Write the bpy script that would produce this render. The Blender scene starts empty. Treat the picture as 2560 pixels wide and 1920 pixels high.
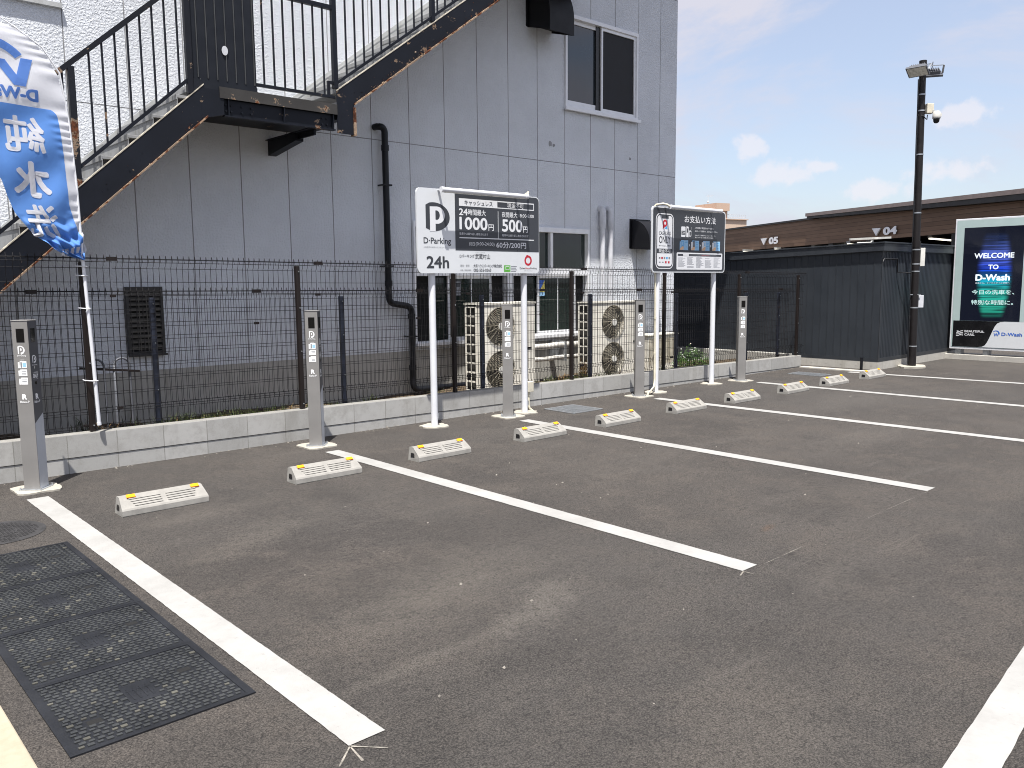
import bpy, math, random
from mathutils import Vector, Matrix
random.seed(7)
R = math.radians
scene = bpy.context.scene
COL = scene.collection

# ------------------------------------------------------------------ camera
YAW, PIT, ROL = -0.7365, -0.122, 0.0088
def cam_matrix(yaw, pit, rol):
    return Matrix.Rotation(yaw, 3, 'Z') @ Matrix.Rotation(pit, 3, 'X') @ Matrix.Rotation(rol, 3, 'Y')
cd = bpy.data.cameras.new('camera')
cam = bpy.data.objects.new('camera', cd); COL.objects.link(cam)
_m = cam_matrix(YAW, PIT, ROL) @ Matrix(((1, 0, 0), (0, 0, -1), (0, 1, 0)))   # camera looks along its -Z
cam.matrix_world = Matrix.Translation((-0.7919, -7.252, 1.588)) @ _m.to_4x4()
cd.sensor_width = 36.0
cd.lens = 2082.0 / 2560.0 * 36.0
cd.clip_start = 0.05; cd.clip_end = 3000
scene.camera = cam

# ------------------------------------------------------------------ light
SUN_EL, SUN_AZ = R(69.3), math.atan2(-0.69, -0.72)        # direction towards the sun: (sin az, cos az)
S_DIR = Vector((math.sin(SUN_AZ) * math.cos(SUN_EL), math.cos(SUN_AZ) * math.cos(SUN_EL), math.sin(SUN_EL)))
ld = bpy.data.lights.new('sun', 'SUN'); ld.energy = 4.8; ld.angle = R(0.5); ld.color = (1.0, 0.965, 0.91)
sun = bpy.data.objects.new('sun', ld); COL.objects.link(sun)
sun.rotation_mode = 'QUATERNION'; sun.rotation_quaternion = (-S_DIR).to_track_quat('-Z', 'Y')
sun.location = (0, -10, 20)

world = bpy.data.worlds.new('World'); scene.world = world; world.use_nodes = True
wn, wl = world.node_tree.nodes, world.node_tree.links
wn.clear()
w_out = wn.new('ShaderNodeOutputWorld'); w_bg = wn.new('ShaderNodeBackground')
w_bg.inputs['Strength'].default_value = 0.108
sky = wn.new('ShaderNodeTexSky'); sky.sky_type = 'NISHITA'; sky.sun_disc = False
sky.sun_elevation = SUN_EL; sky.sun_rotation = SUN_AZ % (2 * math.pi)
sky.air_density = 1.0; sky.dust_density = 1.6; sky.ozone_density = 1.6; sky.altitude = 0
def wnode(t, **kw):
    n = wn.new(t)
    for k, v in kw.items(): setattr(n, k, v)
    return n
tc = wnode('ShaderNodeTexCoord')
def cloud_mask(scale, detail, lo, hi, stretch, off=(0, 0, 0), rough=0.55):
    mp = wnode('ShaderNodeMapping'); mp.inputs['Scale'].default_value = stretch; mp.inputs['Location'].default_value = off
    wl.new(tc.outputs['Generated'], mp.inputs['Vector'])
    nz = wnode('ShaderNodeTexNoise'); nz.inputs['Scale'].default_value = scale; nz.inputs['Detail'].default_value = detail
    nz.inputs['Roughness'].default_value = rough; nz.inputs['Distortion'].default_value = 0.35
    wl.new(mp.outputs[0], nz.inputs['Vector'])
    rp = wnode('ShaderNodeMapRange', interpolation_type='SMOOTHSTEP')
    rp.inputs[1].default_value = lo; rp.inputs[2].default_value = hi
    wl.new(nz.outputs['Fac'], rp.inputs[0])
    return rp.outputs[0]
def wmath(op, a, b=None):
    n = wnode('ShaderNodeMath', operation=op)
    for i, v in enumerate((a, b)):
        if v is None: continue
        if isinstance(v, (int, float)): n.inputs[i].default_value = v
        else: wl.new(v, n.inputs[i])
    return n.outputs[0]
def wmix(fac, a, b):
    n = wnode('ShaderNodeMix', data_type='RGBA')
    (wl.new(fac, n.inputs[0]) if not isinstance(fac, float) else setattr(n.inputs[0], 'default_value', fac))
    for i, v in ((6, a), (7, b)):
        if isinstance(v, tuple): n.inputs[i].default_value = v
        else: wl.new(v, n.inputs[i])
    return n.outputs[2]
veil = wmath('MULTIPLY', cloud_mask(2.6, 7, 0.40, 0.64, (1, 1, 2.6), (0.7, 0.2, 0.4), 0.62), 0.72)   # thin high cirrus
veil = wmath('ADD', veil, 0.40)
def cloud_at(d, r, nz_off, sx=1.0):
    """a small cumulus in the direction d: a noisy threshold inside a soft angular window"""
    up = Vector((0, 0, 1)); dv = Vector(d).normalized(); rt = dv.cross(up).normalized(); u2 = rt.cross(dv)
    def dot(v):
        n = wnode('ShaderNodeVectorMath', operation='DOT_PRODUCT'); n.inputs[1].default_value = v
        wl.new(tc.outputs['Generated'], n.inputs[0]); return n.outputs['Value']
    a = wmath('DIVIDE', dot(rt), r * sx); b = wmath('DIVIDE', dot(u2), r)
    q = wmath('SQRT', wmath('ADD', wmath('POWER', a, 2.0), wmath('POWER', b, 2.0)))
    mp = wnode('ShaderNodeMapping'); mp.inputs['Location'].default_value = nz_off
    wl.new(tc.outputs['Generated'], mp.inputs['Vector'])
    nz = wnode('ShaderNodeTexNoise'); nz.inputs['Scale'].default_value = 34; nz.inputs['Detail'].default_value = 7
    nz.inputs['Roughness'].default_value = 0.6
    wl.new(mp.outputs[0], nz.inputs['Vector'])
    v = wmath('SUBTRACT', wmath('ADD', nz.outputs['Fac'], 0.34), wmath('MULTIPLY', q, 0.42))
    rp = wnode('ShaderNodeMapRange', interpolation_type='SMOOTHSTEP')
    rp.inputs[1].default_value = 0.50; rp.inputs[2].default_value = 0.74
    wl.new(v, rp.inputs[0])
    front = wmath('GREATER_THAN', dot(dv), 0.5)
    return wmath('MULTIPLY', rp.outputs[0], front)
def pix_dir(u, v):           # compass direction of a cloud, in full-size photo pixels
    c = cam_matrix(YAW, PIT, ROL)
    return c @ Vector(((u - 1280) / 2082.0, 1.0, -(v - 960) / 2082.0))
cum = None
for (u, v, r, sx, off) in ((1870, 372, .018, 1.3, (0, 0, 0)), (1955, 435, .020, 2.6, (1, 2, 0)), (2060, 415, .010, 3.0, (4, 2, 0)), (2200, 475, .016, 3.0, (3, 1, 2)),
                           (2370, 428, .020, 2.4, (5, 1, 0)), (2410, 290, .017, 2.2, (2, 4, 1))):
    m = cloud_at(pix_dir(u, v), r, off, sx)
    cum = m if cum is None else wmath('MAXIMUM', cum, m)
base = wmix(veil, sky.outputs[0], (3.50, 3.52, 4.05, 1))
base = wmix(wmath('MULTIPLY', cum, 0.62), base, (4.5, 4.35, 4.6, 1))
wl.new(base, w_bg.inputs['Color']); wl.new(w_bg.outputs[0], w_out.inputs['Surface'])

scene.view_settings.view_transform = 'Standard'; scene.view_settings.look = 'None'
scene.view_settings.exposure = 0.92; scene.view_settings.gamma = 1.0
scene.render.engine = 'CYCLES'
scene.cycles.use_denoising = True; scene.cycles.filter_width = 1.0
scene.cycles.max_bounces = 6; scene.cycles.diffuse_bounces = 3; scene.cycles.glossy_bounces = 3
scene.cycles.transparent_max_bounces = 8

# ------------------------------------------------------------------ materials
class NT:
    def __init__(s, name):
        s.m = bpy.data.materials.new(name); s.m.use_nodes = True
        s.n, s.l = s.m.node_tree.nodes, s.m.node_tree.links
        s.b = s.n['Principled BSDF']
        s.tc = s.n.new('ShaderNodeTexCoord')
    def new(s, t, **kw):
        n = s.n.new(t)
        for k, v in kw.items(): setattr(n, k, v)
        return n
    def put(s, sock, v):
        if v is None: return
        if isinstance(v, (int, float)): sock.default_value = v
        elif isinstance(v, tuple): sock.default_value = v if len(v) == 4 or len(sock.default_value) == 3 else (*v, 1)
        else: s.l.new(v, sock)
    def mapping(s, scale=(1, 1, 1), loc=(0, 0, 0), rot=(0, 0, 0)):
        mp = s.new('ShaderNodeMapping'); mp.inputs['Scale'].default_value = scale
        mp.inputs['Location'].default_value = loc; mp.inputs['Rotation'].default_value = rot
        s.l.new(s.tc.outputs['Object'], mp.inputs['Vector']); return mp.outputs[0]
    def noise(s, scale, detail=4, rough=0.55, vec=None, dist=0):
        n = s.new('ShaderNodeTexNoise'); n.inputs['Scale'].default_value = scale; n.inputs['Detail'].default_value = detail
        n.inputs['Roughness'].default_value = rough; n.inputs['Distortion'].default_value = dist
        s.l.new(vec or s.tc.outputs['Object'], n.inputs['Vector']); return n.outputs['Fac']
    def voronoi(s, scale, feature='F1', out='Distance', vec=None):
        n = s.new('ShaderNodeTexVoronoi', feature=feature); n.inputs['Scale'].default_value = scale
        s.l.new(vec or s.tc.outputs['Object'], n.inputs['Vector']); return n.outputs[out]
    def ramp(s, v, lo, hi, a=0.0, b=1.0, smooth=True):
        n = s.new('ShaderNodeMapRange', interpolation_type='SMOOTHSTEP' if smooth else 'LINEAR')
        s.l.new(v, n.inputs[0])
        for i, x in zip((1, 2, 3, 4), (lo, hi, a, b)): n.inputs[i].default_value = x
        return n.outputs[0]
    def math(s, op, a, b=None):
        n = s.new('ShaderNodeMath', operation=op); s.put(n.inputs[0], a); s.put(n.inputs[1], b); return n.outputs[0]
    def mix(s, f, a, b, blend='MIX'):
        n = s.new('ShaderNodeMix', data_type='RGBA', blend_type=blend)
        s.put(n.inputs[0], f); s.put(n.inputs[6], a); s.put(n.inputs[7], b); return n.outputs[2]
    def bump(s, h, strength=0.3, dist=0.01, prev=None):
        n = s.new('ShaderNodeBump'); n.inputs['Strength'].default_value = strength; n.inputs['Distance'].default_value = dist
        s.l.new(h, n.inputs['Height'])
        if prev: s.l.new(prev, n.inputs['Normal'])
        return n.outputs[0]
    def done(s, color=None, rough=None, metal=None, normal=None, spec=None):
        s.put(s.b.inputs['Base Color'], color); s.put(s.b.inputs['Roughness'], rough)
        s.put(s.b.inputs['Metallic'], metal); s.put(s.b.inputs['Specular IOR Level'], spec)
        if normal: s.l.new(normal, s.b.inputs['Normal'])
        return s.m

def plain(name, col, rough=0.5, metal=0.0, var=0.12, scale=6, bump=0.0, bscale=120, spec=0.5):
    t = NT(name)
    n = t.noise(scale, 5, 0.6)
    lo = tuple(c * (1 - var) for c in col); hi = tuple(min(1, c * (1 + var)) for c in col)
    c = t.mix(t.ramp(n, 0.3, 0.7), lo, hi)
    r = t.ramp(n, 0.25, 0.75, max(0.02, rough - 0.08), min(1, rough + 0.08))
    nb = t.bump(t.noise(bscale, 3), bump, 0.003) if bump else None
    return t.done(c, r, metal, nb, spec)

def asphalt():
    t = NT('asphalt')
    big = t.noise(0.55, 5, 0.6, dist=0.4); mid = t.noise(2.6, 7, 0.72); big2 = t.noise(0.23, 3, 0.5, vec=t.mapping(loc=(13, 4, 0)))
    grain = t.noise(120, 5, 0.8); g2 = t.noise(34, 5, 0.75); g3 = t.noise(11, 6, 0.75)
    edge = t.voronoi(62, 'DISTANCE_TO_EDGE')
    cs = t.voronoi(62, 'F1', 'Color'); sc = t.new('ShaderNodeSeparateColor'); t.l.new(cs, sc.inputs[0])
    c = t.mix(t.ramp(big, 0.32, 0.70), (0.050, 0.0435, 0.040), (0.100, 0.088, 0.079))
    c = t.mix(t.math('MULTIPLY', t.ramp(mid, 0.47, 0.60), 0.70), c, (0.122, 0.104, 0.090))
    c = t.mix(t.math('MULTIPLY', t.ramp(big2, 0.48, 0.62), 0.45), c, (0.066, 0.065, 0.065))
    c = t.mix(t.math('MULTIPLY', t.ramp(t.noise(1.3, 7, 0.75, vec=t.mapping(loc=(2, 7, 0))), 0.50, 0.62), 0.62), c, (0.034, 0.031, 0.031))
    # broad brushed drag marks from the roller and from tyres
    drag = t.noise(1.6, 6, 0.7, vec=t.mapping(scale=(0.3, 2.6, 1), rot=(0, 0, 0.12)))
    c = t.mix(t.math('MULTIPLY', t.ramp(drag, 0.54, 0.72), 0.40), c, (0.17, 0.152, 0.135))
    # dusty patches, old damp marks, one rust drip and a tar spot
    P = t.new('ShaderNodeSeparateXYZ'); t.l.new(t.tc.outputs['Object'], P.inputs[0])
    rag = t.math('MULTIPLY', t.math('SUBTRACT', t.noise(5, 7, 0.75), 0.5), 3.4)
    for cx, cy, rx, ry, rot, amt, col in ((1.76, -3.9, .70, .34, .3, .42, (0.23, .205, .175)), (2.0, -4.38, .40, .14, .5, .5, (0.26, .235, .205)), (1.3, -4.5, .75, .05, .05, .55, (0.20, .18, .155)),
                                          (1.45, -2.38, .6, .18, .5, .45, (0.20, .178, .152)), (1.32, -1.62, .55, .16, .1, .5, (0.20, .175, .15)), (1.77, -5.74, .6, .3, .2, .45, (0.19, .165, .14)), (3.36, -5.2, .35, .12, .3, .35, (0.19, .17, .15)),
                                          (5.2, -2.6, 1.1, .3, .2, .35, (0.19, .17, .15)), (7.5, -3.5, 1.4, .3, .1, .35, (0.19, .17, .15)), (10.0, -2.2, 1.6, .4, .1, .35, (.18, .165, .15)),
                                          (.84, -5.02, .28, .16, .9, .75, (0.026, .024, .024)), (1.4, -4.78, .6, .10, .05, .65, (0.030, .028, .028)), (3.05, -3.15, .6, .35, .4, .5, (0.034, .031, .032)), (2.6, -5.5, .5, .2, .3, .45, (0.034, .031, .031)),
                                          (5.6, -3.9, .7, .3, .2, .45, (.036, .033, .033)), (3.93, -4.49, .09, .03, .2, .6, (.16, .075, .03)), (3.56, -4.86, .055, .016, .3, .95, (.012, .012, .012))):
        ca, sa = math.cos(rot), math.sin(rot)
        dx, dy = t.math('SUBTRACT', P.outputs[0], cx), t.math('SUBTRACT', P.outputs[1], cy)
        u = t.math('DIVIDE', t.math('ADD', t.math('MULTIPLY', dx, ca), t.math('MULTIPLY', dy, sa)), rx)
        v = t.math('DIVIDE', t.math('SUBTRACT', t.math('MULTIPLY', dy, ca), t.math('MULTIPLY', dx, sa)), ry)
        q = t.math('ADD', t.math('SQRT', t.math('ADD', t.math('MULTIPLY', u, u), t.math('MULTIPLY', v, v))), t.math('MULTIPLY', rag, 1.0 if rx > .1 else .2))
        c = t.mix(t.math('MULTIPLY', t.ramp(q, 1.5, 0.1), amt * .85), c, col)
    c = t.mix(t.math('MULTIPLY', t.ramp(g3, 0.50, 0.68), 0.45), c, t.mix(0.6, c, (0.02, 0.019, 0.018)))
    c = t.mix(t.math('MULTIPLY', t.ramp(g2, 0.50, 0.66), 0.55), c, t.mix(0.65, c, (0.014, 0.013, 0.013)))
    c = t.mix(t.math('MULTIPLY', sc.outputs[0], 0.45), c, t.mix(0.45, c, (0.21, 0.19, 0.168)))
    c = t.mix(t.ramp(grain, 0.40, 0.62), t.mix(0.60, c, (0.014, 0.013, 0.013)), t.mix(0.26, c, (0.25, 0.225, 0.20)))
    c = t.mix(t.math('MULTIPLY', t.math('MULTIPLY', t.ramp(edge, 0.11, 0.01), t.ramp(g2, 0.44, 0.60)), 0.7), c, (0.014, 0.013, 0.013))
    sp = t.voronoi(15, vec=t.mapping(loc=(3, 1, 0)))                      # a few pale stones
    cell = t.voronoi(15, out='Color', vec=t.mapping(loc=(3, 1, 0)))
    sep = t.new('ShaderNodeSeparateColor'); t.l.new(cell, sep.inputs[0])
    stone = t.math('MULTIPLY', t.ramp(sp, 0.085, 0.04), t.ramp(sep.outputs[0], 0.955, 0.97))
    c = t.mix(stone, c, (0.40, 0.37, 0.32))
    c = t.mix(0.14, c, (0.008, 0.0085, 0.0088))
    nb = t.bump(grain, 0.8, 0.010); nb = t.bump(t.ramp(edge, 0.0, 0.2), 0.4, 0.005, nb); nb = t.bump(g2, 0.6, 0.016, nb)
    return t.done(c, t.ramp(mid, 0.3, 0.7, 0.84, 0.96), 0, nb, 0.25)

def line_paint():
    t = NT('road_paint')
    n = t.noise(3, 6, 0.7); g = t.noise(95, 4, 0.75); w = t.noise(28, 5, 0.75)
    c = t.mix(t.ramp(n, 0.3, 0.75), (0.345, 0.34, 0.328), (0.275, 0.27, 0.258))
    c = t.mix(t.math('MULTIPLY', t.ramp(t.noise(9, 5, 0.7), 0.56, 0.74), 0.40), c, (0.27, 0.26, 0.24))
    worn = t.math('MULTIPLY', t.ramp(w, 0.60, 0.72), t.ramp(t.noise(1.7, 5, 0.7, vec=t.mapping(loc=(4, 4, 0))), 0.36, 0.62, 0.15, 0.75))
    c = t.mix(worn, c, (0.15, 0.14, 0.13))
    nb = t.bump(g, 0.35, 0.006); nb = t.bump(t.noise(14, 3), 0.2, 0.01, nb)
    return t.done(c, 0.6, 0, nb, 0.4)

def block():
    t = NT('concrete_block')
    mp = t.new('ShaderNodeMapping'); mp.inputs['Rotation'].default_value = (R(90), 0, 0)
    geo = t.new('ShaderNodeTexCoord'); comb = t.new('ShaderNodeSeparateXYZ'); t.l.new(t.tc.outputs['Object'], comb.inputs[0])
    xz = t.new('ShaderNodeCombineXYZ')
    t.l.new(t.math('ADD', comb.outputs[0], 100.0 - 0.277 + 0.4 * 0), xz.inputs[0])
    # the courses follow the top of the wall, which drops a little against the tarmac
    t.l.new(t.math('ADD', t.math('ADD', comb.outputs[2], t.math('MULTIPLY', comb.outputs[0], 0.0100)), 0.2 * 10 + 0.055 + 0.06), xz.inputs[1])
    br = t.new('ShaderNodeTexBrick'); br.offset = 0.0; br.squash = 1.0
    br.inputs['Scale'].default_value = 1.0; br.inputs['Brick Width'].default_value = 0.4; br.inputs['Row Height'].default_value = 0.2
    br.inputs['Mortar Size'].default_value = 0.0045; br.inputs['Mortar Smooth'].default_value = 0.3
    br.inputs['Color1'].default_value = (0.31, 0.307, 0.295, 1); br.inputs['Color2'].default_value = (0.41, 0.405, 0.39, 1)
    br.inputs['Mortar'].default_value = (0.18, 0.175, 0.16, 1)
    t.l.new(xz.outputs[0], br.inputs['Vector'])
    n = t.noise(7, 7, 0.75); g = t.noise(120, 4, 0.7)
    c = t.mix(t.math('MULTIPLY', t.ramp(n, 0.42, 0.66), 0.6), br.outputs['Color'], (0.25, 0.243, 0.225))
    c = t.mix(t.math('MULTIPLY', t.ramp(g, 0.3, 0.7), 0.35), c, (0.42, 0.415, 0.40))
    c = t.mix(t.math('MULTIPLY', t.ramp(t.noise(2.2, 5, 0.7, vec=t.mapping(scale=(1.5, 1, 0.35))), 0.50, 0.75), 0.5), c, (0.21, 0.203, 0.185))
    nb = t.bump(br.outputs['Fac'], -0.5, 0.006); nb = t.bump(g, 0.25, 0.003, nb)
    return t.done(c, 0.92, 0, nb, 0.2)

def alc(name, rough_finish, base):
    t = NT(name)
    n = t.noise(1.1, 6, 0.65); n2 = t.noise(0.9, 5, 0.7, vec=t.mapping(scale=(3.5, 3.5, 0.35)))
    g = t.noise(95 if not rough_finish else 48, 4, 0.7); g2 = t.noise(38 if not rough_finish else 40, 3, 0.6, dist=0 if not rough_finish else 0.3)
    a = tuple(x * 0.90 for x in base)
    c = t.mix(t.ramp(n, 0.3, 0.7), a, base)
    c = t.mix(t.math('MULTIPLY', t.ramp(n2, 0.52, 0.8), 0.20), c, tuple(x * 0.70 for x in base))
    c = t.mix(t.math('MULTIPLY', t.ramp(t.noise(9, 3, 0.5), 0.70, 0.78), 0.12), c, tuple(x * 0.6 for x in base))
    c = t.mix(t.math('MULTIPLY', t.ramp(t.voronoi(2.3), 0.035, 0.015), 0.5), c, tuple(x * 0.4 for x in base))
    nb = t.bump(t.ramp(g2, 0.40, 0.66), 0.55 if rough_finish else 0.35, 0.011 if rough_finish else 0.003)
    nb = t.bump(g, 0.45 if rough_finish else 0.35, 0.006 if rough_finish else 0.003, nb)
    return t.done(c, 0.9, 0, nb, 0.2)

def concrete(name, col=(0.3, 0.29, 0.265), stain=(0.13, 0.125, 0.10)):
    t = NT(name)
    n = t.noise(3, 6, 0.7); st = t.noise(1.6, 6, 0.7, vec=t.mapping(scale=(3.2, 3.2, 0.35)))
    c = t.mix(t.ramp(n, 0.3, 0.7), tuple(x * 0.82 for x in col), col)
    c = t.mix(t.math('MULTIPLY', t.ramp(st, 0.48, 0.74), 0.7), c, stain)
    nb = t.bump(t.noise(70, 4, 0.7), 0.3, 0.004)
    return t.done(c, 0.9, 0, nb, 0.2)

def rusty(name, paint=(0.011, 0.013, 0.019), amount=0.60, pale=0.0, scale=4.0):
    t = NT(name)
    n = t.noise(scale, 7, 0.68, dist=0.3); f = t.noise(30, 5, 0.7)
    m = t.math('ADD', n, t.math('MULTIPLY', f, 0.12))
    k = t.ramp(m, amount + 0.055, amount + 0.085)
    edge = t.math('MULTIPLY', t.ramp(m, amount + 0.03, amount + 0.055), t.ramp(m, amount + 0.085, amount + 0.06))
    rust = t.mix(t.ramp(f, 0.35, 0.7), (0.035, 0.014, 0.008), (0.16, 0.055, 0.024))
    pt = t.mix(t.math('MULTIPLY', t.ramp(t.noise(2.3, 4), 0.4, 0.75), 0.5), paint, tuple(x * 1.9 for x in paint))
    c = t.mix(k, pt, rust); c = t.mix(t.math('MULTIPLY', edge, 0.55 + pale), c, (0.42, 0.30, 0.20))
    r = t.mix(k, (0.5,) * 3, (0.9,) * 3)
    nb = t.bump(k, -0.5, 0.004); nb = t.bump(f, 0.25, 0.003, nb)
    return t.done(c, r, 0, nb, 0.22)

def glass(name, tint=(0.008, 0.012, 0.011), rough=0.03, spec=0.6):
    t = NT(name)
    n = t.noise(1.6, 3)
    return t.done(t.mix(n, tint, tuple(x * 1.6 for x in tint)), rough, 0, t.bump(t.noise(1.3, 2), 0.03, 0.02), spec)

def wood_boards():
    t = NT('wood_siding')
    sp = t.new('ShaderNodeSeparateXYZ'); t.l.new(t.tc.outputs['Object'], sp.inputs[0])
    row = t.math('FLOOR', t.math('MULTIPLY', sp.outputs[2], 7.0))
    off = t.math('MULTIPLY', t.math('FRACT', t.math('MULTIPLY', row, 0.377)), 4.0)
    brd = t.math('FLOOR', t.math('DIVIDE', t.math('ADD', sp.outputs[0], off), 2.6))
    wn_ = t.new('ShaderNodeTexWhiteNoise', noise_dimensions='2D'); cv = t.new('ShaderNodeCombineXYZ')
    t.l.new(row, cv.inputs[0]); t.l.new(brd, cv.inputs[1]); t.l.new(cv.outputs[0], wn_.inputs['Vector'])
    grain = t.noise(4, 6, 0.7, vec=t.mapping(scale=(0.5, 0.5, 9)))
    c = t.mix(wn_.outputs['Value'], (0.130, 0.078, 0.048), (0.205, 0.127, 0.080))
    c = t.mix(t.math('MULTIPLY', t.ramp(grain, 0.35, 0.7), 0.5), c, (0.110, 0.065, 0.042))
    gap = t.ramp(t.math('ABSOLUTE', t.math('SUBTRACT', t.math('FRACT', t.math('MULTIPLY', sp.outputs[2], 7.0)), 0.5)), 0.44, 0.49)
    c = t.mix(gap, c, (0.035, 0.019, 0.012))
    return t.done(c, 0.6, 0, t.bump(gap, -0.5, 0.01), 0.3)

def emit(name, col, strength):
    t = NT(name)
    t.put(t.b.inputs['Base Color'], (0.02, 0.02, 0.02)); t.put(t.b.inputs['Emission Color'], col)
    t.b.inputs['Emission Strength'].default_value = strength
    return t.m

def led_screen():
    """the running picture on the display: dark with a blue to green barrel of horizontal streaks"""
    t = NT('display_picture')
    sp = t.new('ShaderNodeSeparateXYZ'); t.l.new(t.tc.outputs['Object'], sp.inputs[0])
    y, z = sp.outputs[1], sp.outputs[2]
    rel = t.math('DIVIDE', t.math('SUBTRACT', z, 1.66), 0.80)
    half = t.math('ADD', 0.22, t.math('MULTIPLY', t.math('SUBTRACT', 1.0, t.math('POWER', rel, 2.0)), 0.11))
    cx = t.math('ABSOLUTE', t.math('ADD', y, 1.61))
    band = t.math('SUBTRACT', 1.0, t.math('DIVIDE', cx, half))
    body = t.ramp(band, 0.0, 0.42)
    wob = t.noise(2.2, 3, 0.6, vec=t.mapping(scale=(1, 1.2, 7)))
    st = t.noise(10, 2, 0.5, vec=t.mapping(scale=(0.001, 0.10, 3.2)))
    streak = t.ramp(st, 0.40, 0.56)
    grad = t.ramp(z, 0.85, 2.45)
    cr = t.new('ShaderNodeValToRGB'); t.l.new(grad, cr.inputs[0])
    e = cr.color_ramp.elements
    e[0].position = 0.0; e[0].color = (0.01, 0.16, 0.11, 1); e[1].position = 1.0; e[1].color = (0.01, 0.02, 0.06, 1)
    for p, c in ((0.22, (0.01, 0.24, 0.20)), (0.40, (0.005, 0.20, 0.30)), (0.58, (0.004, 0.03, 0.36)), (0.80, (0.05, 0.08, 0.34))):
        q = e.new(p); q.color = (*c, 1)
    ends = t.math('MULTIPLY', t.ramp(z, 0.80, 0.98), t.ramp(z, 2.48, 2.2))
    f = t.math('MULTIPLY', t.math('MULTIPLY', body, ends), t.math('ADD', 0.25, t.math('MULTIPLY', streak, 0.75)))
    c = t.mix(f, (0.002, 0.003, 0.007), cr.outputs[0])
    t.put(t.b.inputs['Base Color'], (0.004, 0.004, 0.006)); t.put(t.b.inputs['Roughness'], 0.08)
    t.l.new(c, t.b.inputs['Emission Color']); t.b.inputs['Emission Strength'].default_value = 1.15
    return t.m

def cloth(name, col):
    t = NT(name)
    n = t.noise(3, 4)
    c = t.mix(t.ramp(n, 0.3, 0.7), tuple(x * 0.93 for x in col), col)
    t.done(c, 0.7, 0, t.bump(t.noise(9, 3, 0.5, vec=t.mapping(scale=(1, 1, 0.6))), 0.25, 0.02), 0.2)
    tr = t.new('ShaderNodeBsdfTranslucent'); t.l.new(c, tr.inputs['Color'])
    mx = t.new('ShaderNodeMixShader'); mx.inputs[0].default_value = 0.42
    out = t.n['Material Output']
    t.l.new(t.b.outputs[0], mx.inputs[1]); t.l.new(tr.outputs[0], mx.inputs[2]); t.l.new(mx.outputs[0], out.inputs['Surface'])
    return t.m

def leaf(name, a, b):
    t = NT(name)
    n = t.noise(9, 3)
    c = t.mix(t.ramp(n, 0.35, 0.65), a, b)
    t.done(c, 0.6, 0, None, 0.3)
    return t.m

M = {}
M['asphalt'] = asphalt(); M['paint'] = line_paint(); M['block'] = block()
M['wall'] = alc('painted_wall_panel', False, (0.56, 0.57, 0.60)); M['stucco'] = alc('rough_wall_finish', True, (0.665, 0.69, 0.73))
M['seal'] = plain('joint_sealant', (0.27, 0.272, 0.28), 0.8)
M['conc'] = concrete('foundation_concrete', (0.40, 0.39, 0.36), (0.21, 0.20, 0.17)); M['conc2'] = concrete('pale_concrete', (0.46, 0.44, 0.40), (0.30, 0.28, 0.24))
M['mortar'] = concrete('mortar_pad', (0.40, 0.375, 0.325), (0.29, 0.265, 0.22))
M['soil'] = concrete('bare_soil', (0.10, 0.075, 0.05), (0.05, 0.038, 0.025))
M['pave'] = concrete('pavement_concrete', (0.38, 0.335, 0.255), (0.29, 0.25, 0.18))
M['steel'] = rusty('dark_painted_steel', (0.006, 0.0075, 0.012), amount=0.69); M['steel_r'] = rusty('peeling_painted_steel', (0.006, 0.0075, 0.012), amount=0.645, scale=5.0)
M['flange'] = rusty('rusted_flange', (0.20, 0.145, 0.105), amount=0.49, pale=0.4, scale=7)
M['lip'] = plain('worn_edge_painted_glint', (0.42, 0.38, 0.31), 0.7, var=0.4, scale=14)  # wear plus the light caught on the top edge, painted as pale colour
M['tread'] = concrete('stair_tread_grey', (0.27, 0.275, 0.28), (0.12, 0.115, 0.10)); M['skirt'] = concrete('pale_grey_skirting', (0.46, 0.47, 0.47), (0.30, 0.30, 0.28))
M['panelribs'] = plain('dark_ribbed_sheet', (0.009, 0.011, 0.016), 0.5, spec=0.25)
M['ribl'] = plain('sheet_seam', (0.045, 0.047, 0.048), 0.5)
M['steel_p'] = rusty('rusting_rail_paint', (0.008, 0.009, 0.013), amount=0.57, scale=2.6)
M['steel_w'] = rusty('worn_grey_steel', (0.040, 0.038, 0.036), amount=0.62, scale=6)
M['fpost'] = plain('dark_brown_post', (0.013, 0.009, 0.008), 0.5, spec=0.3); M['bpost'] = plain('dark_navy_post', (0.012, 0.016, 0.030), 0.5)
M['wire'] = plain('dark_fence_wire', (0.007, 0.0065, 0.008), 0.55, var=0.05, spec=0.25)
M['galv'] = plain('galvanised_steel', (0.42, 0.44, 0.46), 0.38, 0.7, 0.15, 20)
M['alu'] = plain('aluminium_frame', (0.74, 0.75, 0.77), 0.4, 0.15, 0.05)
M['glassg'] = glass('green_dark_glass', (0.007, 0.014, 0.012)); M['glassb'] = glass('blue_dark_glass', (0.02, 0.026, 0.033), 0.04, 0.9)
M['mesh'] = plain('insect_screen', (0.014, 0.015, 0.018), 0.75, var=0.4, scale=4); M['void'] = plain('dark_interior', (0.004, 0.004, 0.004), 0.9)
M['hood'] = plain('black_vent_hood', (0.006, 0.006, 0.008), 0.5, spec=0.3); M['pipe'] = plain('black_downpipe', (0.006, 0.007, 0.010), 0.4, spec=0.3)
M['greypipe'] = plain('painted_grey_pipe', (0.52, 0.53, 0.56), 0.5)
M['louv'] = plain('dark_louvre', (0.022, 0.021, 0.020), 0.5); M['louv2'] = plain('louvre_slat', (0.075, 0.07, 0.06), 0.6)
M['beige'] = plain('aged_beige_metal', (0.74, 0.71, 0.63), 0.5, var=0.10, scale=4); M['beige2'] = plain('dusty_fan_guard', (0.30, 0.27, 0.21), 0.6, var=0.3, scale=8)
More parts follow.
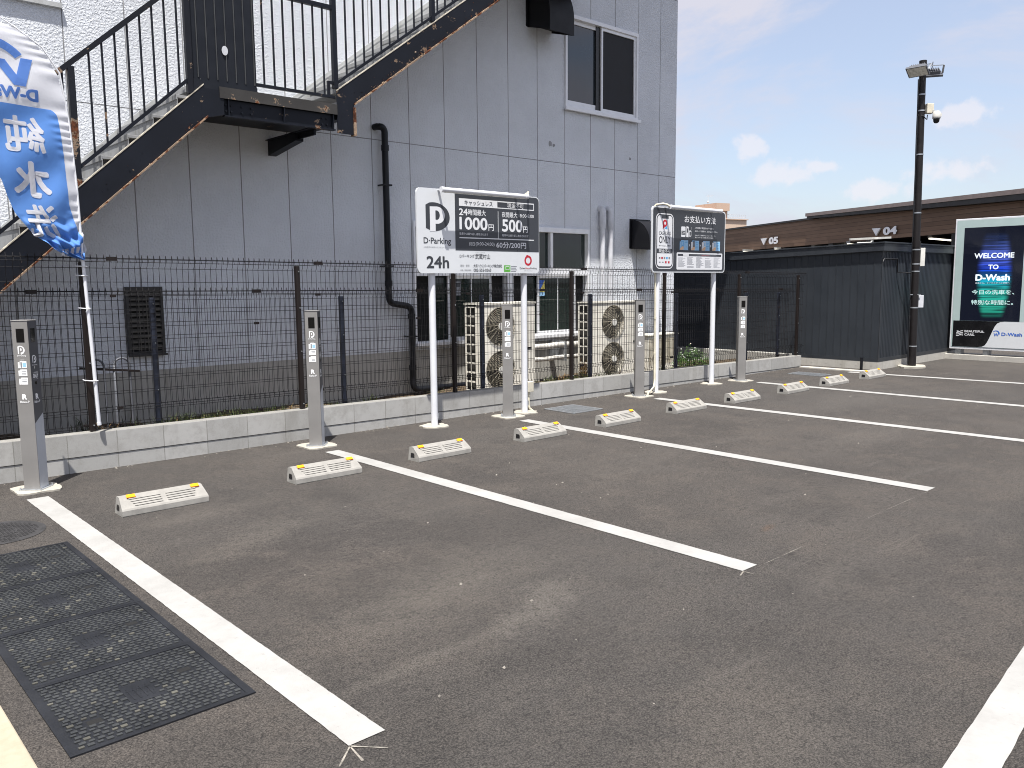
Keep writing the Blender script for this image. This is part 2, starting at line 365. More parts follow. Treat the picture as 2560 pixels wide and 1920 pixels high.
M['fandark'] = plain('fan_cavity', (0.03, 0.028, 0.024), 0.7); M['fanblade'] = plain('fan_blade', (0.10, 0.095, 0.08), 0.5)
M['lag'] = plain('white_pipe_lagging', (0.60, 0.58, 0.54), 0.7, var=0.2, scale=10)
M['white'] = plain('white_sign_face', (0.62, 0.64, 0.66), 0.35, var=0.02); M['wpost'] = plain('white_painted_post', (0.66, 0.67, 0.70), 0.35, var=0.03)
M['dark'] = plain('charcoal_print', (0.038, 0.042, 0.05), 0.35, var=0.04); M['black'] = plain('black_print', (0.008, 0.008, 0.009), 0.25)
M['ink'] = plain('charcoal_lettering', (0.036, 0.040, 0.047), 0.4, var=0.03); M['inkw'] = plain('white_lettering', (0.68, 0.69, 0.71), 0.4, var=0.02)
M['inkg'] = plain('grey_small_print', (0.20, 0.21, 0.23), 0.4); M['green'] = plain('green_print', (0.10, 0.36, 0.05), 0.4)
M['red'] = plain('red_print', (0.45, 0.015, 0.03), 0.4); M['blue'] = plain('blue_print', (0.03, 0.12, 0.48), 0.4); M['sky'] = plain('light_blue_print', (0.28, 0.50, 0.72), 0.4)
M['skin'] = plain('pale_orange_print', (0.70, 0.45, 0.28), 0.5); M['yellow'] = plain('yellow_print', (0.66, 0.55, 0.12), 0.4); M['cyan'] = plain('bright_blue_print', (0.05, 0.32, 0.62), 0.4)
M['bolf'] = plain('grey_metallic_paint', (0.225, 0.218, 0.21), 0.45, 0.15, 0.04); M['bols'] = plain('dark_grey_side_panel', (0.085, 0.087, 0.095), 0.4, 0.1, 0.04)
M['silver'] = plain('satin_silver', (0.50, 0.53, 0.58), 0.35, 0.35, 0.04); M['scr'] = glass('black_reader_glass', (0.002, 0.002, 0.002), 0.08, 0.5)
M['stop'] = plain('wheel_stop_concrete', (0.265, 0.255, 0.235), 0.9, var=0.12, scale=14, bump=0.3, bscale=90); M['amber'] = plain('amber_reflector', (0.85, 0.40, 0.010), 0.25, var=0.15, scale=60)
M['amberd'] = plain('orange_reflector_edge', (0.62, 0.12, 0.004), 0.3)
M['cover'] = plain('black_cover_resin', (0.009, 0.010, 0.013), 0.5, var=0.3, scale=5, bump=0.2); M['stud'] = plain('worn_cover_stud', (0.033, 0.035, 0.036), 0.45, var=0.25, scale=5)
M['dirt'] = plain('dusty_cover_stud', (0.060, 0.058, 0.048), 0.7, var=0.5, scale=3)
M['iron'] = plain('cast_iron', (0.035, 0.034, 0.035), 0.7, 0.2, 0.25, 12, bump=0.3)
M['shed'] = plain('dark_slate_cladding', (0.022, 0.027, 0.034), 0.5, var=0.10, scale=2); M['shedtrim'] = plain('dark_metal_trim', (0.026, 0.030, 0.036), 0.4)
M['polem'] = plain('dark_brown_pole', (0.010, 0.008, 0.008), 0.45, spec=0.35); M['plast'] = plain('white_plastic', (0.60, 0.59, 0.55), 0.4); M['ivory'] = plain('ivory_plastic', (0.58, 0.54, 0.44), 0.45)
M['lens'] = plain('floodlight_glass', (0.55, 0.53, 0.46), 0.3, var=0.2, scale=20); M['floodm'] = plain('grey_cast_housing', (0.10, 0.105, 0.12), 0.5)
M['wood'] = wood_boards(); M['roofb'] = plain('brown_roof_metal', (0.24, 0.19, 0.17), 0.5); M['roofd'] = plain('dark_roof_trim', (0.016, 0.014, 0.014), 0.5)
M['soffit'] = plain('dark_soffit', (0.018, 0.017, 0.016), 0.7); M['num'] = plain('white_bay_lettering', (0.88, 0.88, 0.88), 0.5)
M['tube'] = emit('lit_tube', (1.0, 0.93, 0.78, 1), 1.3); M['tubeoff'] = plain('light_body', (0.30, 0.30, 0.29), 0.5)
M['far'] = plain('beige_render', (0.50, 0.36, 0.27), 0.9, var=0.06); M['far2'] = plain('pale_beige_render', (0.52, 0.40, 0.31), 0.9, var=0.06); M['rail'] = plain('pale_rail', (0.5, 0.52, 0.55), 0.5)
M['lcdframe'] = plain('pale_mint_frame', (0.40, 0.50, 0.49), 0.4, var=0.03); M['lcd'] = led_screen()
M['glow'] = emit('display_lettering', (0.85, 0.92, 1.0, 1), 0.62); M['glow2'] = emit('display_pale_lettering', (0.62, 0.86, 0.85, 1), 0.52)
M['flagw'] = cloth('white_flag_cloth', (0.74, 0.75, 0.80)); M['flagb'] = cloth('blue_flag_cloth', (0.15, 0.34, 0.76))
M['flagt'] = cloth('flag_lettering_white', (0.78, 0.79, 0.84)); M['flagtb'] = cloth('flag_lettering_blue', (0.13, 0.27, 0.66))
M['grassm'] = leaf('grass_blades', (0.022, 0.038, 0.009), (0.07, 0.085, 0.022)); M['dry'] = leaf('dry_grass', (0.16, 0.11, 0.05), (0.20, 0.12, 0.05))
M['leafm'] = leaf('clover_leaf', (0.06, 0.15, 0.03), (0.15, 0.27, 0.06)); M['petal'] = plain('white_petal', (0.68, 0.68, 0.62), 0.7)
M['stone'] = plain('pale_gravel', (0.25, 0.23, 0.20), 0.9, var=0.4, scale=40); M['cable'] = plain('black_cable', (0.01, 0.01, 0.012), 0.5)
M['cream'] = plain('cream_conduit', (0.60, 0.56, 0.44), 0.5)
M['chalk'] = plain('chalk', (0.20, 0.185, 0.16), 0.95, var=0.5, scale=30)

# ------------------------------------------------------------------ mesh helpers
def wloc(o):
    v = Vector((0, 0, 0))
    while o is not None: v += o.location; o = o.parent
    return v
class MB:
    def __init__(s): s.v, s.f, s.mi, s.sm = [], [], [], []
    def add(s, vs, fs, mi=0, smooth=False):
        b = len(s.v); s.v += [tuple(p) for p in vs]
        for f in fs: s.f.append([b + i for i in f]); s.mi.append(mi); s.sm.append(smooth)
        return s
    def box(s, x0, x1, y0, y1, z0, z1, mi=0):
        v = [(x, y, z) for z in (z0, z1) for y in (y0, y1) for x in (x0, x1)]
        return s.add(v, [(0, 2, 3, 1), (4, 5, 7, 6), (0, 1, 5, 4), (2, 6, 7, 3), (0, 4, 6, 2), (1, 3, 7, 5)], mi)
    def hexa(s, p, mi=0):     # 8 points, bottom ring then top ring
        return s.add(p, [(3, 2, 1, 0), (4, 5, 6, 7), (0, 1, 5, 4), (1, 2, 6, 5), (2, 3, 7, 6), (3, 0, 4, 7)], mi)
    def quad(s, a, b, c, d, mi=0): return s.add([a, b, c, d], [(0, 1, 2, 3)], mi)
    def prism(s, poly, fn, a, b, mi=0, smooth=False):
        """poly: 2-D outline; fn(u, v, w) -> point; extruded from w=a to w=b"""
        n = len(poly); v = [fn(u, w_, a) for u, w_ in poly] + [fn(u, w_, b) for u, w_ in poly]
        s.add(v, [list(range(n))[::-1], [n + i for i in range(n)]], mi)
        return s.add(v, [(i, (i + 1) % n, n + (i + 1) % n, n + i) for i in range(n)], mi, smooth)
    def tube(s, pts, r, n=8, mi=0, cap=True, smooth=True):
        pts = [Vector(p) for p in pts]; rs = r if isinstance(r, (list, tuple)) else [r] * len(pts)
        rings = []; up = None
        for i, p in enumerate(pts):
            d = ((pts[i + 1] - p).normalized() if i < len(pts) - 1 else Vector((0, 0, 0)))
            if i > 0: d = d + (p - pts[i - 1]).normalized()
            d.normalize()
            if up is None:
                up = Vector((0, 0, 1)) if abs(d.z) < 0.9 else Vector((1, 0, 0))
            a = d.cross(up).normalized(); b = a.cross(d).normalized(); up = b
            rings.append([p + (a * math.cos(2 * math.pi * k / n + math.pi / n) + b * math.sin(2 * math.pi * k / n + math.pi / n)) * rs[i] for k in range(n)])
        v = [q for r_ in rings for q in r_]; f = []
        for i in range(len(rings) - 1):
            for k in range(n):
                f.append((i * n + k, i * n + (k + 1) % n, (i + 1) * n + (k + 1) % n, (i + 1) * n + k))
        s.add(v, f, mi, smooth)
        if cap and n > 3:
            L = len(rings) - 1
            s.add(rings[0], [list(range(n))[::-1]], mi); s.add(rings[L], [list(range(n))], mi)
        return s
    def bar(s, a, b, w, h, mi=0, up=(0, 0, 1)):
        a, b = Vector(a), Vector(b); d = (b - a).normalized(); u = Vector(up)
        if abs(d.dot(u)) > 0.98: u = Vector((0, 1, 0))
        x = d.cross(u).normalized(); y = x.cross(d).normalized()
        q = [(-1, -1), (1, -1), (1, 1), (-1, 1)]
        return s.hexa([a + x * w / 2 * i + y * h / 2 * j for i, j in q] + [b + x * w / 2 * i + y * h / 2 * j for i, j in q], mi)
    def lathe(s, prof, c=(0, 0, 0), n=24, mi=0, smooth=True):
        v = []; m = len(prof)
        for k in range(n):
            a = 2 * math.pi * k / n
            v += [(c[0] + r * math.cos(a), c[1] + r * math.sin(a), c[2] + z) for r, z in prof]
        f = [(k * m + i, ((k + 1) % n) * m + i, ((k + 1) % n) * m + i + 1, k * m + i + 1) for k in range(n) for i in range(m - 1)]
        return s.add(v, f, mi, smooth)
    def obj(s, name, mat, parent=None, local=False, bevel=0.0, solid=0.0):
        off = Vector((0, 0, 0)) if (parent is None or local) else wloc(parent)
        me = bpy.data.meshes.new(name)
        me.from_pydata([(x - off.x, y - off.y, z - off.z) for x, y, z in s.v], [], s.f)
        for m in (mat if isinstance(mat, (list, tuple)) else [mat]): me.materials.append(M[m] if isinstance(m, str) else m)
        me.polygons.foreach_set('material_index', s.mi); me.polygons.foreach_set('use_smooth', s.sm); me.update()
        o = bpy.data.objects.new(name, me); COL.objects.link(o)
        if parent is not None: o.parent = parent
        if bevel:
            b = o.modifiers.new('bevel', 'BEVEL'); b.width = bevel; b.segments = 2; b.limit_method = 'ANGLE'; b.angle_limit = R(40)
        if solid:
            b = o.modifiers.new('solid', 'SOLIDIFY'); b.thickness = solid; b.offset = 0
        return o
def tag(o, label, cat, group=None, kind=None):
    o['label'] = label; o['category'] = cat
    if group: o['group'] = group
    if kind: o['kind'] = kind
    return o
def thing(name, label, cat, loc=(0, 0, 0), rz=0.0, group=None):
    o = bpy.data.objects.new(name, None); COL.objects.link(o); o.location = loc; o.rotation_euler = (0, 0, rz)
    o.empty_display_size = 0.1
    return tag(o, label, cat, group)
def dup(root, loc, rz, label):
    r = root.copy(); COL.objects.link(r); r.location = loc; r.rotation_euler = (0, 0, rz); r['label'] = label
    for ch in list(root.children):
        c = ch.copy(); COL.objects.link(c); c.parent = r
        for g in list(ch.children):
            d = g.copy(); COL.objects.link(d); d.parent = c
    return r
def structure(o): o['kind'] = 'structure'; return o

_cache = {}
def glyphs(txt):
    """2-D outline mesh of a text, scaled into the unit box; also its aspect and its height in em"""
    if txt in _cache: return _cache[txt]
    cu = bpy.data.curves.new('t', 'FONT'); cu.body = txt; cu.size = 1.0; cu.resolution_u = 3
    o = bpy.data.objects.new('t', cu); COL.objects.link(o)
    bpy.context.view_layer.update()
    me = bpy.data.meshes.new_from_object(o.evaluated_get(bpy.context.evaluated_depsgraph_get()))
    vs = [(v.co.x, v.co.y) for v in me.vertices]; fs = [list(p.vertices) for p in me.polygons]
    bpy.data.objects.remove(o); bpy.data.curves.remove(cu); bpy.data.meshes.remove(me)
    xs = [v[0] for v in vs] or [0, 1]; ys = [v[1] for v in vs] or [0, 1]
    x0, x1, y0, y1 = min(xs), max(xs), min(ys), max(ys); W, H = max(1e-6, x1 - x0), max(1e-6, y1 - y0)
    _cache[txt] = ([((x - x0) / W, (y - y0) / H) for x, y in vs], fs, W / H, H); return _cache[txt]
def text(mb, txt, u0, u1, v0, v1, fn, w=0.0, bold=0.0, mi=0):
    """writes txt filling the box u0..u1 x v0..v1; fn(u, v, w) -> point; bold: stroke spread in em"""
    if v0 > v1: v0, v1 = v1, v0
    vs, fs, asp, hh = glyphs(txt)
    b = bold; bu, bv = b / (asp * hh), b / hh
    sh = [(0, 0)] + ([(math.cos(k * 0.7854), math.sin(k * 0.7854)) for k in range(8)] if bold else [])
    for k, (du, dv) in enumerate(sh):
        P = [((a + du * bu + bu) / (1 + 2 * bu), (c + dv * bv + bv) / (1 + 2 * bv)) for a, c in vs]
        mb.add([fn(u0 + a * (u1 - u0), v0 + c * (v1 - v0), w + .00006 * k) for a, c in P], fs, mi)
    return mb
def rect(mb, u0, u1, v0, v1, fn, w=0.0, mi=0):
    if v0 > v1: v0, v1 = v1, v0
    return mb.add([fn(u0, v0, w), fn(u1, v0, w), fn(u1, v1, w), fn(u0, v1, w)], [(0, 1, 2, 3)], mi)
def rrect_pts(u0, u1, v0, v1, r, n=6):
    p = []
    for cx, cy, a0 in ((u1 - r, v0 + r, -90), (u1 - r, v1 - r, 0), (u0 + r, v1 - r, 90), (u0 + r, v0 + r, 180)):
        p += [(cx + r * math.cos(R(a0 + 90 * k / n)), cy + r * math.sin(R(a0 + 90 * k / n))) for k in range(n + 1)]
    return p
def poly(mb, pts, fn, w=0.0, mi=0): return mb.add([fn(u, v, w) for u, v in pts], [list(range(len(pts)))], mi)
def ring(mb, cx, cy, ro, ri, fn, w=0.0, a0=0, a1=360, n=28, asp=1.0, mi=0):
    v = []
    for k in range(n + 1):
        a = R(a0 + (a1 - a0) * k / n)
        v += [fn(cx + ro * math.cos(a) * asp, cy + ro * math.sin(a), w), fn(cx + ri * math.cos(a) * asp, cy + ri * math.sin(a), w)]
    return mb.add(v, [(2 * k, 2 * k + 2, 2 * k + 3, 2 * k + 1) for k in range(n)], mi)
def p_logo(mb, u0, u1, v0, v1, fn, w, back, front):
    """a D whose middle is cut by a letter P"""
    U = lambda a: u0 + a * (u1 - u0); V = lambda b: v0 + b * (v1 - v0)
    D = [(0, 0.06), (0.0, 0.93)] + [(0.28 + 0.72 * math.cos(R(a)), 0.5 + 0.5 * math.sin(R(a))) for a in range(110, -91, -8)]
    D = [(0, 0.10), (0, 0.90)] + [(0.33 + 0.67 * math.cos(R(a)), 0.5 + 0.5 * math.sin(R(a))) for a in range(105, -91, -6)] + [(0.2, 0.02)]
    poly(mb, [(U(a), V(b)) for a, b in D], fn, w, back)
    P = [(0.17, -0.01), (0.40, -0.01), (0.40, 0.26)] + [(0.46 + 0.33 * math.cos(R(a)), 0.56 + 0.30 * math.sin(R(a))) for a in range(-90, 91, 10)] + [(0.17, 0.85)]
    poly(mb, [(U(a), V(b)) for a, b in P], fn, w + 0.0006, front)
    C = [(0.40, 0.41), (0.44, 0.40)] + [(0.44 + 0.14 * math.cos(R(a)), 0.56 + 0.165 * math.sin(R(a))) for a in range(-85, 91, 12)] + [(0.40, 0.72)]
    poly(mb, [(U(a), V(b)) for a, b in C], fn, w + 0.0012, back)
def w_logo(mb, u0, u1, v0, v1, fn, w, mi=0):
    """W under a swooping arc"""
    W = u1 - u0; H = v1 - v0
    text(mb, 'W', u0 + 0.12 * W, u0 + 0.88 * W, v0, v0 + 0.56 * H, fn, w, 0.03, mi)
    cx, cy = u0 + 0.47 * W, v0 + 0.50 * H
    pts_o, pts_i = [], []
    for k in range(25):
        a = R(152 - k * 190 / 24); th = 0.20 * (0.35 + 0.65 * math.sin(min(1, k / 14) * math.pi / 2)) * (1 if k < 20 else (24.5 - k) / 4.5)
        pts_o.append((cx + 0.53 * W * math.cos(a), cy + 0.50 * H * math.sin(a))); q = 0.5 - th * 0.9
        pts_i.append((cx + (q + 0.03) * W * math.cos(a), cy + q * H * math.sin(a)))
    v = []
    for o_, i_ in zip(pts_o, pts_i): v += [fn(*o_, w), fn(*i_, w)]
    mb.add(v, [(2 * k, 2 * k + 2, 2 * k + 3, 2 * k + 1) for k in range(24)], mi)

# ------------------------------------------------------------------ the setting
YB = 2.2                                              # face of the grey building
g = MB(); nx, ny = 34, 34
xs = [-1500, -300, -80, -30] + [-16 + i * 2 for i in range(30)] + [60, 100, 300, 1500]
ys = [-1500, -300, -80, -30] + [-18 + i * 2 for i in range(10)] + [0.44]
for y1_, y0_ in zip(ys[1:], ys[:-1]):
    for x1_, x0_ in zip(xs[1:], xs[:-1]): g.quad((x0_, y0_, 0), (x1_, y0_, 0), (x1_, y1_, 0), (x0_, y1_, 0))
g.quad((13.35, 0.44, 0), (1500, 0.44, 0), (1500, 1500, 0), (13.35, 1500, 0))
structure(g.obj('parking_ground', 'asphalt'))
g = MB(); g.quad((-1500, 0.50, -0.02), (13.36, 0.50, -0.02), (13.36, 1500, -0.02), (-1500, 1500, -0.02))
structure(g.obj('ground', 'soil'))
# soil bed behind the block wall, gently uneven
g = MB(); N = 90
def soil_z(x, y): return 0.10 + 0.03 * math.sin(x * 2.1 + y * 3) + 0.02 * math.sin(x * 5.3 - y * 4) + 0.09 * max(0, 1 - (y - 0.54) / 0.8) - 0.006 * max(0, x)
v = []; 
for i in range(N + 1):
    for j in range(9):
        x = -9 + (13.5 + 9) * i / N; y = 0.535 + (YB + 0.02 - 0.535) * j / 8; v.append((x, y, soil_z(x, y)))
g.add(v, [(i * 9 + j, (i + 1) * 9 + j, (i + 1) * 9 + j + 1, i * 9 + j + 1) for i in range(N) for j in range(8)], 0, True)
structure(g.obj('soil_strip', 'soil'))
g = MB(); g.box(-4.0, -0.228, -9.0, -2.6, -0.1, 0.012); structure(g.obj('pavement', 'pave', bevel=0.006))

# ---- block wall
SL = -0.0100
bw = thing('block_wall', 'low grey concrete block wall with two courses and thin black joint below the fence', 'wall', (6, 0.48, 0))
m = MB(); m.hexa([(-9, 0.42, -0.1), (13.3, 0.42, -0.1), (13.3, 0.54, -0.1), (-9, 0.54, -0.1),
                  (-9, 0.42, 0.345 - SL * -9 * -1), (13.3, 0.42, 0.345 + SL * 13.3), (13.3, 0.54, 0.345 + SL * 13.3), (-9, 0.54, 0.345 + SL * -9)])
m.v[4] = (-9, 0.42, 0.345 + SL * -9)
m.obj('wall', 'block', bw, bevel=0.006)
m = MB(); m.hexa([(-9, 0.416, 0.345 + SL * -9 - 0.2 - 0.0015), (13.3, 0.416, 0.145 + SL * 13.3 - 0.0015), (13.3, 0.43, 0.145 + SL * 13.3 - 0.0015), (-9, 0.43, 0.145 + SL * -9 - 0.0015),
                  (-9, 0.416, 0.145 + SL * -9 + 0.002), (13.3, 0.416, 0.145 + SL * 13.3 + 0.002), (13.3, 0.43, 0.145 + SL * 13.3 + 0.002), (-9, 0.43, 0.145 + SL * -9 + 0.002)])
m.obj('bed_joint', 'black', bw)

# ---- grey building with the outside stair
bd = thing('building', 'two storey grey panel building with dark windows and black vent hoods', 'building', (4, 2.2, 0))
holes = [(8.94, 10.715, 4.30, 5.735), (5.965, 9.505, 0.735, 2.43)]
JX = [11.35 - 0.6 * k for k in range(34)]
JZ = [3.445, 6.5]
bx_ = sorted([-8.6, 11.83] + [q for x in JX if x > -8.5 for q in (x - 0.0065, x, x + 0.0065)] + [h[i] for h in holes for i in (0, 1)])
bz_ = sorted([0.655, 9.2] + [q for z in JZ for q in (z - 0.0055, z, z + 0.0055)] + [h[i] for h in holes for i in (2, 3)])
bx_ = [x for i, x in enumerate(bx_) if i == 0 or x - bx_[i - 1] > 1e-4]; bz_ = [z for i, z in enumerate(bz_) if i == 0 or z - bz_[i - 1] > 1e-4]
def isj(x, J): return any(abs(x - j) < 1e-6 for j in J)
def injoint(a, b, J, w): return any(a >= j - w - 1e-6 and b <= j + w + 1e-6 for j in J)
mw = MB(); idx = {}
for i, x in enumerate(bx_):
    for k, z in enumerate(bz_):
        idx[i, k] = len(mw.v); mw.v.append((x, YB + (0.005 if (isj(x, JX) or isj(z, JZ)) else 0), z))
for i in range(len(bx_) - 1):
    for k in range(len(bz_) - 1):
        xm, zm = (bx_[i] + bx_[i + 1]) / 2, (bz_[k] + bz_[k + 1]) / 2
        if any(h[0] < xm < h[1] and h[2] < zm < h[3] for h in holes): continue
        j = injoint(bx_[i], bx_[i + 1], JX, 0.0065) or injoint(bz_[k], bz_[k + 1], JZ, 0.0055)
        rough = xm < 5.35 and zm > 3.445
        mw.f.append([idx[i, k], idx[i + 1, k], idx[i + 1, k + 1], idx[i, k + 1]]); mw.mi.append(1 if j else 2); mw.sm.append(False)
mw.box(-8.6, 11.83, 11.0, 11.2, -0.1, 9.2); mw.box(11.80, 11.83, YB + 0.012, 11.0, 0.655, 9.2)
mw.obj('wall', ['wall', 'seal', 'stucco'], bd)
for h in holes:                                                    # window reveals
    m = MB(); x0, x1, z0, z1 = h
    m.quad((x0, YB, z0), (x1, YB, z0), (x1, YB + .15, z0), (x0, YB + .15, z0)); m.quad((x0, YB, z1), (x0, YB + .15, z1), (x1, YB + .15, z1), (x1, YB, z1))
    m.quad((x0, YB, z0), (x0, YB + .15, z0), (x0, YB + .15, z1), (x0, YB, z1)); m.quad((x1, YB, z0), (x1, YB, z1), (x1, YB + .15, z1), (x1, YB + .15, z0))
    m.obj('window_reveal', 'alu', bd)
m = MB(); m.box(-8.6, 11.84, YB + 0.004, YB + 0.3, -0.2, 0.655); m.obj('foundation', 'conc', bd)
m = MB(); m.box(-8.6, 11.9, YB + 0.3, 11.3, 9.15, 9.3); m.obj('roof', 'roofd', bd)
# unseen canopy, added and sized to keep the upper right wall in shade
m = MB(); m.box(7.55, 12.1, 0.43, YB - 0.002, 8.45, 8.62); m.obj('canopy', 'skirt', bd)
# upper window: alloy frame, glass sash, insect screen
fr = MB(); x0, x1, z0, z1 = holes[0]
for a in ((x0, x0 + .045, z0, z1), (x1 - .045, x1, z0, z1), (x0 + .045, x1 - .045, z1 - .06, z1), (x0 + .045, x1 - .045, z0, z0 + .05)): fr.box(a[0], a[1], YB - .035, YB + .10, a[2], a[3])
fr.box(x0 - .03, x1 + .03, YB - .075, YB - .035, z0 - .035, z0 + .015)
w1 = fr.obj('window_frame', 'alu', bd, bevel=.004)
m = MB(); m.box(x0 + .045, 9.80, YB + .05, YB + .07, z0 + .05, z1 - .06); m.obj('glass_pane', 'glassb', w1)
sa = MB()
for a in ((x0 + .045, 9.80, z1 - .12, z1 - .06), (x0 + .045, 9.80, z0 + .05, z0 + .14), (x0 + .045, x0 + .07, z0 + .14, z1 - .12)): sa.box(a[0], a[1], YB + .03, YB + .05, a[2], a[3])
sa.obj('sash', 'alu', w1, bevel=.003)
m = MB(); m.box(9.70, 9.80, YB + .02, YB + .049, z0 + .051, z1 - .061); m.obj('dark_interior_strip', 'black', w1)  # black strip painted in for the dark interior at the pane's right edge
m = MB(); m.box(9.84, x1 - .085, YB + .012, YB + .016, z0 + .10, z1 - .11); m.obj('insect_screen', 'mesh', w1)
sa = MB()
for a in ((9.80, 9.84, z0 + .05, z1 - .06), (x1 - .085, x1 - .045, z0 + .05, z1 - .06), (9.84, x1 - .085, z1 - .11, z1 - .06), (9.84, x1 - .085, z0 + .05, z0 + .10)): sa.box(a[0], a[1], YB - .01, YB + .02, a[2], a[3])
sa.obj('screen_frame', 'alu', w1, bevel=.003)
# ground floor window band
fr = MB(); x0, x1, z0, z1 = holes[1]
for a in ((x0, x0 + .035, z0, z1), (x1 - .035, x1, z0, z1), (7.685, 7.80, z0, z1)): fr.box(a[0], a[1], YB - .03, YB + .10, a[2], a[3])
for a, b in ((x0 + .035, 7.685), (7.80, x1 - .035)):
    fr.box(a, b, YB - .03, YB + .10, z1 - .075, z1); fr.box(a, b, YB - .02, YB + .10, 1.68, 1.80); fr.box(a, b, YB - .03, YB + .10, z0, z0 + .035)
fr.box(x0 - .02, x1 + .02, YB - .09, YB - .03, z0 - .03, z0 + .02)
for c in (6.835, 8.645): fr.box(c - .03, c + .03, YB - .012, YB + .09, 1.80, z1 - .075)
w2 = fr.obj('window_frame', 'alu', bd, bevel=.004)
for a, b in ((x0 + .035, 6.805), (6.865, 7.685), (7.80, 8.615), (8.675, x1 - .035)):
    m = MB(); m.box(a, b, YB + .05, YB + .06, 1.80, z1 - .075); m.obj('glass_pane', 'glassg', w2)
for x0u, x1u, s0, s1 in ((6.0, 7.685, 6.58, 7.40), (7.80, 9.47, 8.36, 9.22)):
    m = MB(); m.box(x0u, x1u, YB + .09, YB + .10, .77, 1.68); m.obj('dark_interior_sheet', 'void', w2)  # flat black sheet painted in for the unlit room behind the sashes
    m = MB(); m.box(x0u + .28, s0, YB + .075, YB + .08, .79, 1.66); m.obj('glass_pane', 'glassg', w2)
    m = MB(); m.box(s0 + .035, s1 - .035, YB + .035, YB + .042, .80, 1.64); m.obj('glass_pane', 'glassg', w2)
    sa = MB()
    for a in ((s0, s0 + .035, .77, 1.68), (s1 - .035, s1, .77, 1.68), (s0 + .035, s1 - .035, .77, .81), (s0 + .035, s1 - .035, 1.64, 1.68)): sa.box(a[0], a[1], YB + .02, YB + .05, a[2], a[3])
    sa.box((s0 + s1) / 2 + .02, (s0 + s1) / 2 + .035, YB + .028, YB + .034, .81, 1.64)
    sa.obj('sash', 'alu', w2, bevel=.003)
W = lambda u, v_, w_: (u, YB + .030 - w_, v_)
m = MB(); rect(m, 8.40, 8.52, 1.36, 1.61, W, 0, 0); poly(m, [(8.40, 1.42), (8.40, 1.61), (8.52, 1.61)], W, .001, 1); rect(m, 8.40, 8.52, 1.36, 1.42, W, .001, 2)
m.obj('window_sticker', ['yellow', 'blue', 'sky'], w2)
m = MB(); rect(m, 6.72, 6.82, 1.40, 1.60, W); rect(m, 6.735, 6.805, 1.52, 1.58, W, .001, 1); m.obj('window_sticker', ['inkg', 'dark'], w2)
# louvre grille at the left
m = MB(); x0, x1, z0, z1 = 2.17, 2.56, .83, 1.57
for a in ((x0, x0 + .03, z0, z1), (x1 - .03, x1, z0, z1), (x0 + .03, x1 - .03, z1 - .04, z1), (x0 + .03, x1 - .03, z0, z0 + .04)): m.box(a[0], a[1], YB - .05, YB, a[2], a[3])
m.box(x0 - .012, x1 + .012, YB - .07, YB - .05, z0 - .012, z0 + .012)
lv = m.obj('louvre_grille', 'louv', bd, bevel=.003)
m = MB(); m.box(x0 + .03, x1 - .03, YB - .012, YB - .004, z0 + .04, z1 - .04); m.obj('grille_cavity', 'void', lv)
m = MB()
for k in range(11):
    z = z0 + .075 + k * .058; m.hexa([(x0 + .03, YB - .045, z), (x1 - .03, YB - .045, z), (x1 - .03, YB - .015, z + .022), (x0 + .03, YB - .015, z + .022),
                                      (x0 + .03, YB - .045, z + .016), (x1 - .03, YB - .045, z + .016), (x1 - .03, YB - .015, z + .036), (x0 + .03, YB - .015, z + .036)])
for x in (x0 + .13, x0 + .21, x0 + .29): m.box(x - .005, x + .005, YB - .05, YB - .046, z0 + .04, z1 - .04)
m.obj('louvre_slat', 'louv2', lv)
# vent hoods with a quarter round back
def hood(x0, x1, zb, zt, y_f, drop, label=None):
    m = MB()
    prof = [(YB - .001, zb)] + [(y_f, zb - drop)] + [(y_f + (YB - .03 - y_f) * (1 - math.cos(R(a))) * 1.0, zb - drop * 0 + .10 + (zt - zb - .10) * math.sin(R(a))) for a in range(0, 91, 9)] + [(YB - .001, zt)]
    n = len(prof)
    for xa in (x0, x1):
        v = [(xa, y, z) for y, z in prof]; m.add(v, [list(range(n)) if xa == x0 else list(range(n))[::-1]])
    v = [(x0, y, z) for y, z in prof] + [(x1, y, z) for y, z in prof]
    m.add(v, [(i, i + 1, n + i + 1, n + i) for i in range(1, n - 1)], 0, True)
    ins = [(y + (0.01 if y < YB - .02 else 0), z - .01) for y, z in prof]
    m.quad((x0 + .01, YB - .004, zb + .03), (x1 - .01, YB - .004, zb + .03), (x1 - .01, y_f + .01, zb - drop + .03), (x0 + .01, y_f + .01, zb - drop + .03), 1)
    h = m.obj('vent_hood', ['hood', 'void'], bd)
    m = MB(); m.box(x0 - .03, x0 - .001, YB - .022, YB, zb + .005, zt + .02); m.box(x1 + .001, x1 + .03, YB - .022, YB, zb + .005, zt + .02); m.box(x0 - .001, x1 + .001, YB - .022, YB, zt + .001, zt + .02)
    m.obj('flange', 'hood', h)
hood(8.15, 8.66, 5.37, 6.02, 1.72, .14); hood(10.58, 11.06, 2.14, 2.63, 1.78, .03)
